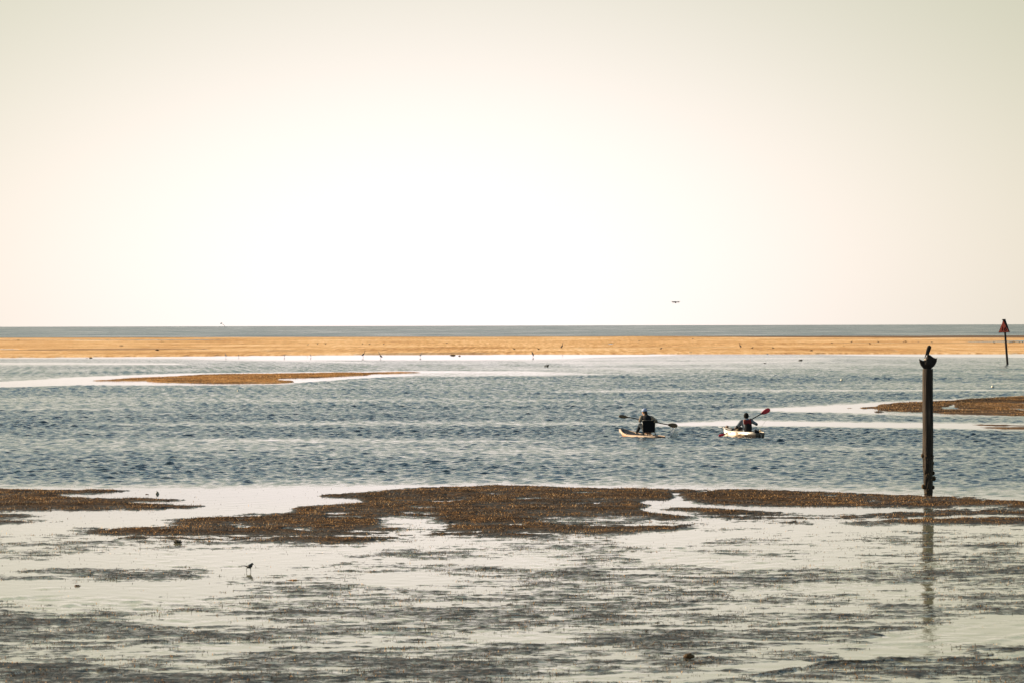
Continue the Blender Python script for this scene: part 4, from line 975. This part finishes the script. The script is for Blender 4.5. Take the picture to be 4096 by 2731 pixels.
# ---- grackle in the shallows
def grackle():
    o = G(994, 2285); D = o.y; q = lambda x, y, dy=0.0: P(900 + x / 11.2, 2200 + y / 11.2, D + dy)
    t = thing('blackbird', o, 'black long-tailed bird standing in the mirror-calm shallows', 'bird')
    k = D / F / 11.2
    m = MB(); c = lambda L: m.chain([(q(x, y, dy), r * k * 1.15) for x, y, r, dy in L], 12)
    c([(1213, 602, 44, 0), (1190, 635, 52, 0), (1150, 680, 76, 0.005), (1090, 715, 76, .01), (1020, 725, 52, .015), (950, 705, 26, .02)])
    c([(950, 705, 24, .02), (880, 686, 22, .03), (800, 692, 17, .04), (735, 688, 16, .05)]); c([(1120, 740, 60, 0), (1060, 755, 45, 0)])
    c([(1245, 600, 22, 0), (1275, 618, 13, 0), (1305, 636, 4, 0)])
    m.build('body', simple('glossy_black_plumage', (0.010, 0.010, 0.013), .35, .5), t, o, voxel=.0035)
    for L in ([(1010, 765, 22, .012), (975, 800, 15, .012), (958, 870, 10, .012), (975, 950, 11, .012)], [(1120, 780, 26, -.01), (1145, 830, 14, -.01), (1152, 880, 12, -.01), (1158, 955, 12, -.01)]):
        m = MB(); m.chain([(q(x, y, dy), r * k) for x, y, r, dy in L], 8); e = q(L[-1][0], L[-1][1], L[-1][3])
        for a in (-.6, 0, .6): m.chain([(e, 9 * k), (e + V(.022 * math.cos(a), .02 * math.sin(a), -.003), 5 * k)], 6)
        m.build('leg', BLACK, t, o)
grackle()

# ---- herons and other waders
def heron(u, v, hpx, face, style, label, col, cat='heron', name='heron', neckcol=None):
    o = G(u, v, 0.0); D = o.y
    H = hpx * D / F; S = H
    t = thing(name, o, label, cat, 'herons wading along the sandbar')
    X = lambda x, z, y=0.0: o + V(face * x * S, y * S, z * S)
    mat = simple(name + '_plumage', col, .85, .15, scale=12)
    m = MB()
    if style == 'tall':
        m.chain([(X(-.20, .30), .02 * S), (X(-.12, .38), .08 * S), (X(0, .50), .11 * S), (X(.06, .58), .065 * S), (X(.09, .68), .036 * S), (X(.06, .80), .028 * S), (X(.08, .92), .028 * S), (X(.12, .96), .034 * S)], 10)
        m.chain([(X(.14, .96), .018 * S), (X(.28, .945), .005 * S)], 8); hip = .40
    elif style == 'lean':
        m.chain([(X(-.26, .26), .02 * S), (X(-.16, .32), .09 * S), (X(-.02, .42), .11 * S), (X(.06, .52), .055 * S), (X(.13, .66), .032 * S), (X(.18, .84), .026 * S), (X(.24, .94), .026 * S), (X(.28, .965), .024 * S)], 10)
        m.chain([(X(.29, .965), .016 * S), (X(.42, .955), .005 * S)], 8); hip = .33
    else:
        m.chain([(X(-.17, .18), .03 * S), (X(-.10, .38), .12 * S), (X(0, .62), .14 * S), (X(.08, .82), .10 * S), (X(.12, .92), .06 * S)], 10)
        m.chain([(X(.14, .91), .04 * S), (X(.30, .86), .008 * S)], 8); hip = .34
    m.build('body', mat, t, o, voxel=max(.008, .012 * S))
    for sx, dy in ((-.05, -.03), (.03, .03)):
        m = MB(); m.tube([X(sx, hip, dy), X(sx - .015, hip * .5, dy), X(sx, -.04, dy)], .012 * S, 6); m.build('leg', BLACK, t, o)
DG = (0.045, 0.045, 0.055); MG = (0.15, 0.16, 0.18); PG = (0.30, 0.32, 0.35)
heron(1454, 1429, 29, 1, 'lean', 'dark heron with raised neck wading at the sandbar edge, facing right', DG)
heron(1522, 1436, 31, -1, 'lean', 'grey heron leaning forward in the pale shallows, facing left toward the dark heron', MG)
heron(1683, 1428, 22, 1, 'lean', 'pale grey heron alone in the shallows, facing right', PG)
heron(2248, 1398, 27, 1, 'tall', 'upright heron on the sand with neck stretched, right of the hunched heron', DG)
heron(2131, 1427, 21, -1, 'hunch', 'hunched dark heron standing in the glassy water with neck tucked in', DG)
heron(2961, 1396, 26, -1, 'tall', 'heron standing alone on the sand to the right of the drone, facing left', DG)
heron(903, 1430, 20, -1, 'tall', 'slim pale egret at the water edge, leftmost of the wading birds', PG, 'egret', 'egret')
heron(954, 1427, 10, -1, 'hunch', 'small grey wader just right of the slim pale egret', MG, 'wading bird', 'wading_bird')
heron(1137, 1428, 11, -1, 'hunch', 'small pale wader between two pairs of birds on the left', PG, 'wading bird', 'wading_bird')
heron(1229, 1426, 6, -1, 'hunch', 'tiny buff wader beside a darker small wader', (.5, .38, .25), 'wading bird', 'wading_bird')
heron(1243, 1427, 11, -1, 'hunch', 'small dark wader beside the tiny buff one', DG, 'wading bird', 'wading_bird')

SBM = simple('shorebird_plumage', (0.05, 0.042, 0.035), .9, .1)
def shorebird():
    t = thing('shorebird', V(0, 0, 0), 'x', 'shorebird', 'small shorebirds scattered on the sandbar')
    m = MB(); m.chain([(V(-.16, 0, .14), .025), (V(-.06, 0, .15), .065), (V(.05, 0, .17), .065), (V(.12, 0, .25), .04)], 10); m.chain([(V(.14, 0, .25), .018), (V(.24, 0, .23), .006)], 6)
    m.build('body', SBM, t)
    m = MB(); m.tube([V(0, 0, .12), V(.01, 0, -.01)], .008, 6); m.build('leg', BLACK, t); m = MB(); m.tube([V(.04, .03, .12), V(.03, .03, -.01)], .008, 6); m.build('leg', BLACK, t)
    return t
def copy_tree(o):
    c = o.copy(); sc.collection.objects.link(c)
    for ch in o.children:
        d = ch.copy(); sc.collection.objects.link(d); d.parent = c
    return c
SB = [(1232, 1381, 'leftmost shorebird of the far row of three on the pale sand'), (1270, 1378, 'second shorebird from the left in the far row on the sand'), (1302, 1378, 'third shorebird in the far row, close to its left neighbour'),
      (1450, 1378, 'shorebird on the sand straight above the dark wading heron'), (1478, 1380, 'shorebird on the sand just right of the one above the dark heron'), (1535, 1379, 'shorebird on the sand above and right of the leaning grey heron'),
      (1787, 1376, 'lone shorebird high on the pale sand above the low dark rocks'), (2057, 1400, 'lone shorebird low on the sand to the left of the hunched heron'), (2154, 1400, 'shorebird between the hunched heron and the upright heron'),
      (2644, 1398, 'shorebird low on the sand below the drone'), (2771, 1358, 'tiny shorebird near the far rim of the sandbar'), (3009, 1395, 'shorebird just right of the lone right-hand heron'),
      (3092, 1395, 'second shorebird to the right of the lone right-hand heron'), (3328, 1375, 'shorebird right of the middle on the far sand, before the paired specks'), (3406, 1371, 'shorebird high on the sand between the kayaks and the pelican pile'),
      (3480, 1378, 'shorebird lower than its two neighbours left of the pelican'), (3513, 1371, 'shorebird on the sand left of the huddled pair near the pelican'), (3615, 1371, 'left bird of the huddled pair on the sand left of the pelican'),
      (3623, 1370, 'right bird of the huddled pair on the sand left of the pelican'), (3674, 1370, 'shorebird on the sand up and left of the pelican head'), (3728, 1372, 'shorebird on the sand directly above the pelican head'),
      (3977, 1374, 'shorebird on the sand just left of the channel marker pole'), (4040, 1373, 'first shorebird right of the channel marker pole'), (4049, 1372, 'second shorebird right of the channel marker pole'),
      (4057, 1371, 'tallest shorebird of the group right of the channel marker pole'), (4078, 1372, 'shorebird near the right edge past the marker group'), (4090, 1372, 'last shorebird at the right edge of the sand')]
proto = None
for i, (u, v, lab) in enumerate(SB):
    t = shorebird() if proto is None else copy_tree(proto); proto = proto or t
    g = G(u, v, 0.10); t.location = g; t.rotation_euler = (0, 0, random.choice((0, math.pi)) + random.uniform(-.5, .5)); s_ = random.uniform(1.0, 1.35) * (1.25 if u in (4057, 3623, 3406) else 1); t.scale = (s_, s_, s_)
    t['label'] = lab

# ---- driftwood, rocks, buoys
def lump(name, u, v, wpx, hpx, label, cat, col, col2=None, group=None, seed=0, z0=0.0, dep=.6, spikes=0, mat=None):
    o = G(u, v, z0); D = o.y; s = D / F; W = wpx * s; H = hpx * s
    m = MB(); rr = random.Random(seed + int(u)); n = 7
    for i in range(n):
        k = (i + .5) / n * 2 - 1; h = H * (1 - .65 * k * k) * rr.uniform(.6, 1.1)
        m.ball(V(k * W * .40, rr.uniform(-.12, .12) * W, h * .35), (W * .14 * rr.uniform(.8, 1.3), W * dep * .28, h * .62), 12)
    for i in range(spikes):
        k = rr.uniform(-.6, .6); m.cap(V(k * W * .5, 0, 0), H * .12, V(k * W * .55 + rr.uniform(-.15, .15) * W, rr.uniform(-.1, .1) * W, H * rr.uniform(.8, 1.3)), H * .04, 8)
    mt = mat or simple(name + '_surface', col, .85, .15, scale=3 / max(W, .05), col2=col2)
    ob = m.build(name, mt, None, voxel=max(W, H) / 40); ob.location = o; ob.rotation_euler = (0, 0, rr.uniform(-.2, .2))
    tag(ob, label, cat, group); return ob
def log(name, pts, rad, label, cat='driftwood', col=(0.06, 0.045, 0.03), group='driftwood in the channel'):
    w = [P(u, v, D) for u, v, D in pts]; o = w[0]; m = MB(); m.tube([p - o for p in w], rad, 10)
    ob = m.build(name, simple(name + '_bark', col, .85, .15, scale=8, bump=.4), None); ob.location = o; tag(ob, label, cat, group); return ob
DB = (0.06, 0.035, 0.022)
lump('rock', 486, 1384, 18, 5, 'dull brown low rock on the left part of the sandbar', 'rock', (0.22, 0.13, 0.08), seed=1, z0=.1)
lump('rock', 629, 1402, 18, 6, 'dark brown humped rock on the sandbar, above the left spit', 'rock', DB, seed=2, z0=.1)
lump('rock', 74, 1362, 14, 4, 'greenish grey rock near the left edge beside the far pool', 'rock', (.16, .15, .11), seed=3, z0=.08)
lump('rock', 647, 1367, 26, 3, 'low orange-brown hump high on the left sand', 'rock', (.45, .24, .10), seed=4, z0=.1)
lump('driftwood', 363, 1432, 15, 5, 'dark driftwood lump with a reddish side in the water off the sandbar', 'driftwood', DB, (0.02, .015, .012), seed=5)
lump('driftwood', 348, 1433, 10, 2.5, 'small flat dark driftwood piece left of the reddish lump', 'driftwood', DB, seed=6)
lump('rock', 1811, 1421, 26, 5, 'low dark rocks awash at the sandbar edge, larger of two', 'rock', (.10, .07, .045), seed=7)
lump('rock', 1838, 1423, 10, 4, 'small round rock awash beside the larger low rocks', 'rock', (.14, .09, .055), seed=8)
lump('rock', 2557, 1364, 10, 3, 'small dark rock high on the sand between the left kayak and the drone', 'rock', DB, seed=9, z0=.1)
lump('rock', 2320, 1390, 17, 2, 'flat brown rock on the sand right of the upright heron', 'rock', (.18, .11, .06), seed=10, z0=.1)
lump('rock', 3375, 1385, 8, 2.5, 'low brown rock on the sand between the two right-hand birds', 'rock', DB, seed=13, z0=.1)
lump('debris_clump', 3245, 1404, 16, 6, 'spiky grey-brown clump of debris on the right part of the sand', 'debris', (.20, .13, .08), seed=14, z0=.1, spikes=6)
log('stake', [(2178, 1467, 389), (2182.5, 1462, 389), (2186.5, 1456, 389)], [.06, .04, .03], 'left and thinner of two slanting stakes rising from the water', 'stake', group=None)
log('stake', [(2187.5, 1466.5, 389), (2190.5, 1463, 389), (2194, 1458, 389)], [.12, .09, .10], 'right and thicker of two slanting stakes rising from the water', 'stake', group=None)
log('driftwood', [(3060, 1420, 560), (3068, 1417.5, 560), (3074, 1414, 560)], [.10, .16, .07], 'dark wedge-shaped driftwood near the sandbar, farthest of three')
log('driftwood', [(3050, 1455.5, 420), (3059, 1453, 420), (3066, 1453, 420)], [.03, .09, .04], 'low hump of driftwood below the wedge-shaped piece')
log('driftwood', [(3189, 1445, 450), (3200, 1442, 450), (3210, 1438.5, 450)], [.03, .14, .06], 'long slanting driftwood with a forked end, in mid channel')
log('driftwood', [(3259, 1451, 438), (3270, 1451, 438), (3281, 1450.5, 438), (3284, 1451.5, 438)], [.05, .06, .08, .04], 'straight floating log with a knobby end', group=None)
def branchy(name, u, v, label, z0, n, hpx, seed):
    o = G(u, v, z0); s = o.y / F; rr = random.Random(seed); m = MB()
    for i in range(n):
        a = rr.uniform(-1.2, 1.2); L = hpx * s * rr.uniform(.6, 1.1); p1 = V(math.sin(a) * L * .5, rr.uniform(-.1, .1), math.cos(a) * L * .5); p2 = p1 + V(math.sin(a * .4) * L * .4, 0, L * .5)
        m.tube([V(rr.uniform(-.05, .05), 0, -.03), p1, p2], [.03, .02, .012], 6)
    ob = m.build(name, simple(name + '_bark', (.10, .07, .045), .85, .15), None); ob.location = o; tag(ob, label, 'branch')
branchy('dead_branch', 2763, 1413, 'bare twiggy branch sticking up at the sandbar edge below the drone', 0.02, 7, 11, 4)
branchy('dead_branch', 2711, 1413, 'low scrap of pale twigs left of the bare twiggy branch', 0.02, 5, 5, 5)

def buoy(u, v, wpx, label):
    o = G(u, v, 0); s = o.y / F; r = wpx * s / 2
    t = thing('float', o, label, 'buoy', 'white floats on the channel')
    m = MB(); m.ball(o + V(0, 0, r * .55), (r, r, r * .95), 18); m.build('ball', simple('float_white', (.75, .70, .55), .45, .4, var=.2), t, o)
    m = MB(); m.tube([o + V(0, 0, r * 1.4), o + V(0, 0, r * 1.75)], r * .25, 8); m.build('eye', BLACK, t, o)
    m = MB(); m.tube([o + V(r * 1.001 * math.cos(a), r * 1.001 * math.sin(a), r * .22) for a in np.linspace(0, 2 * math.pi, 20)], r * .12, 6); m.build('waterline_band', BLACK, t, o)
buoy(3367, 1522, 11, 'round white float left of the wooden pile'); buoy(3971, 1550, 13, 'round white float between the wooden pile and the right edge'); buoy(952, 1565, 9, 'small round float on the left, below the sand spit')

# near shallows
lump('mound', 2756, 2628, 50, 24, 'dark hump lit gold on its left side in the near shallows', 'mound', (.14, .085, .04), (.04, .025, .015), seed=21, dep=.9, z0=.02)
lump('stump', 712, 2169, 36, 13, 'jagged black stump at the foot of the brown bank', 'stump', (.06, .05, .035), (.02, .018, .014), seed=22, z0=.01, spikes=5)
lump('oyster_clump', 630, 1975, 14, 12, 'pale upright oyster clump in the glassy pool above the left bank', 'oyster clump', (.55, .50, .38), (.03, .025, .02), seed=23, spikes=4)
lump('shell', 588, 1976, 14, 3, 'thin reddish scrap left of the oyster clump', 'shell', (.20, .08, .04), seed=24)
lump('dead_leaf', 310, 2342, 30, 6, 'dark red-brown curled scrap in the still shallows at lower left', 'leaf', (.10, .035, .02), seed=25)
lump('stone', 2462, 2491, 26, 5, 'flat dark stone in the lower middle shallows', 'stone', (.03, .028, .025), seed=26)
lump('orange_weed', 1175, 2320, 50, 5, 'orange scrap of weed right of the black bird', 'seaweed', (.45, .20, .07), seed=27)
lump('orange_weed', 838, 2165, 14, 5, 'small bright orange lump at the lower edge of the brown bank', 'seaweed', (.75, .36, .12), seed=28, z0=.01)
lump('stone', 3355, 2562, 24, 5, 'small brown stone in the pale water at lower right', 'stone', (.07, .05, .035), seed=29)
lump('stone', 2630, 2490, 22, 5, 'small grey stone right of the flat dark one', 'stone', (.07, .07, .065), seed=30)

# faint leaning structure on the horizon
def far_mark():
    D = 5200.0; o = P(903, 1309, D); t = thing('sea_marker', o, 'faint leaning marker with a boxy head on the far horizon', 'sea marker')
    m = MB(); m.tube([o, P(896, 1302, D), P(889, 1296, D)], .28, 8); m.build('boom', simple('hazed_paint', (.95, .93, .85), .9, .05, var=.1), t, o)  # distance haze put into the pale colours of boom and cab
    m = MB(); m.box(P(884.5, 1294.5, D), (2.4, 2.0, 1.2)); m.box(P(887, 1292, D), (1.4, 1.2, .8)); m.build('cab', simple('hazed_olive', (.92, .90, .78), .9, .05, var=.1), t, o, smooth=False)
far_mark()
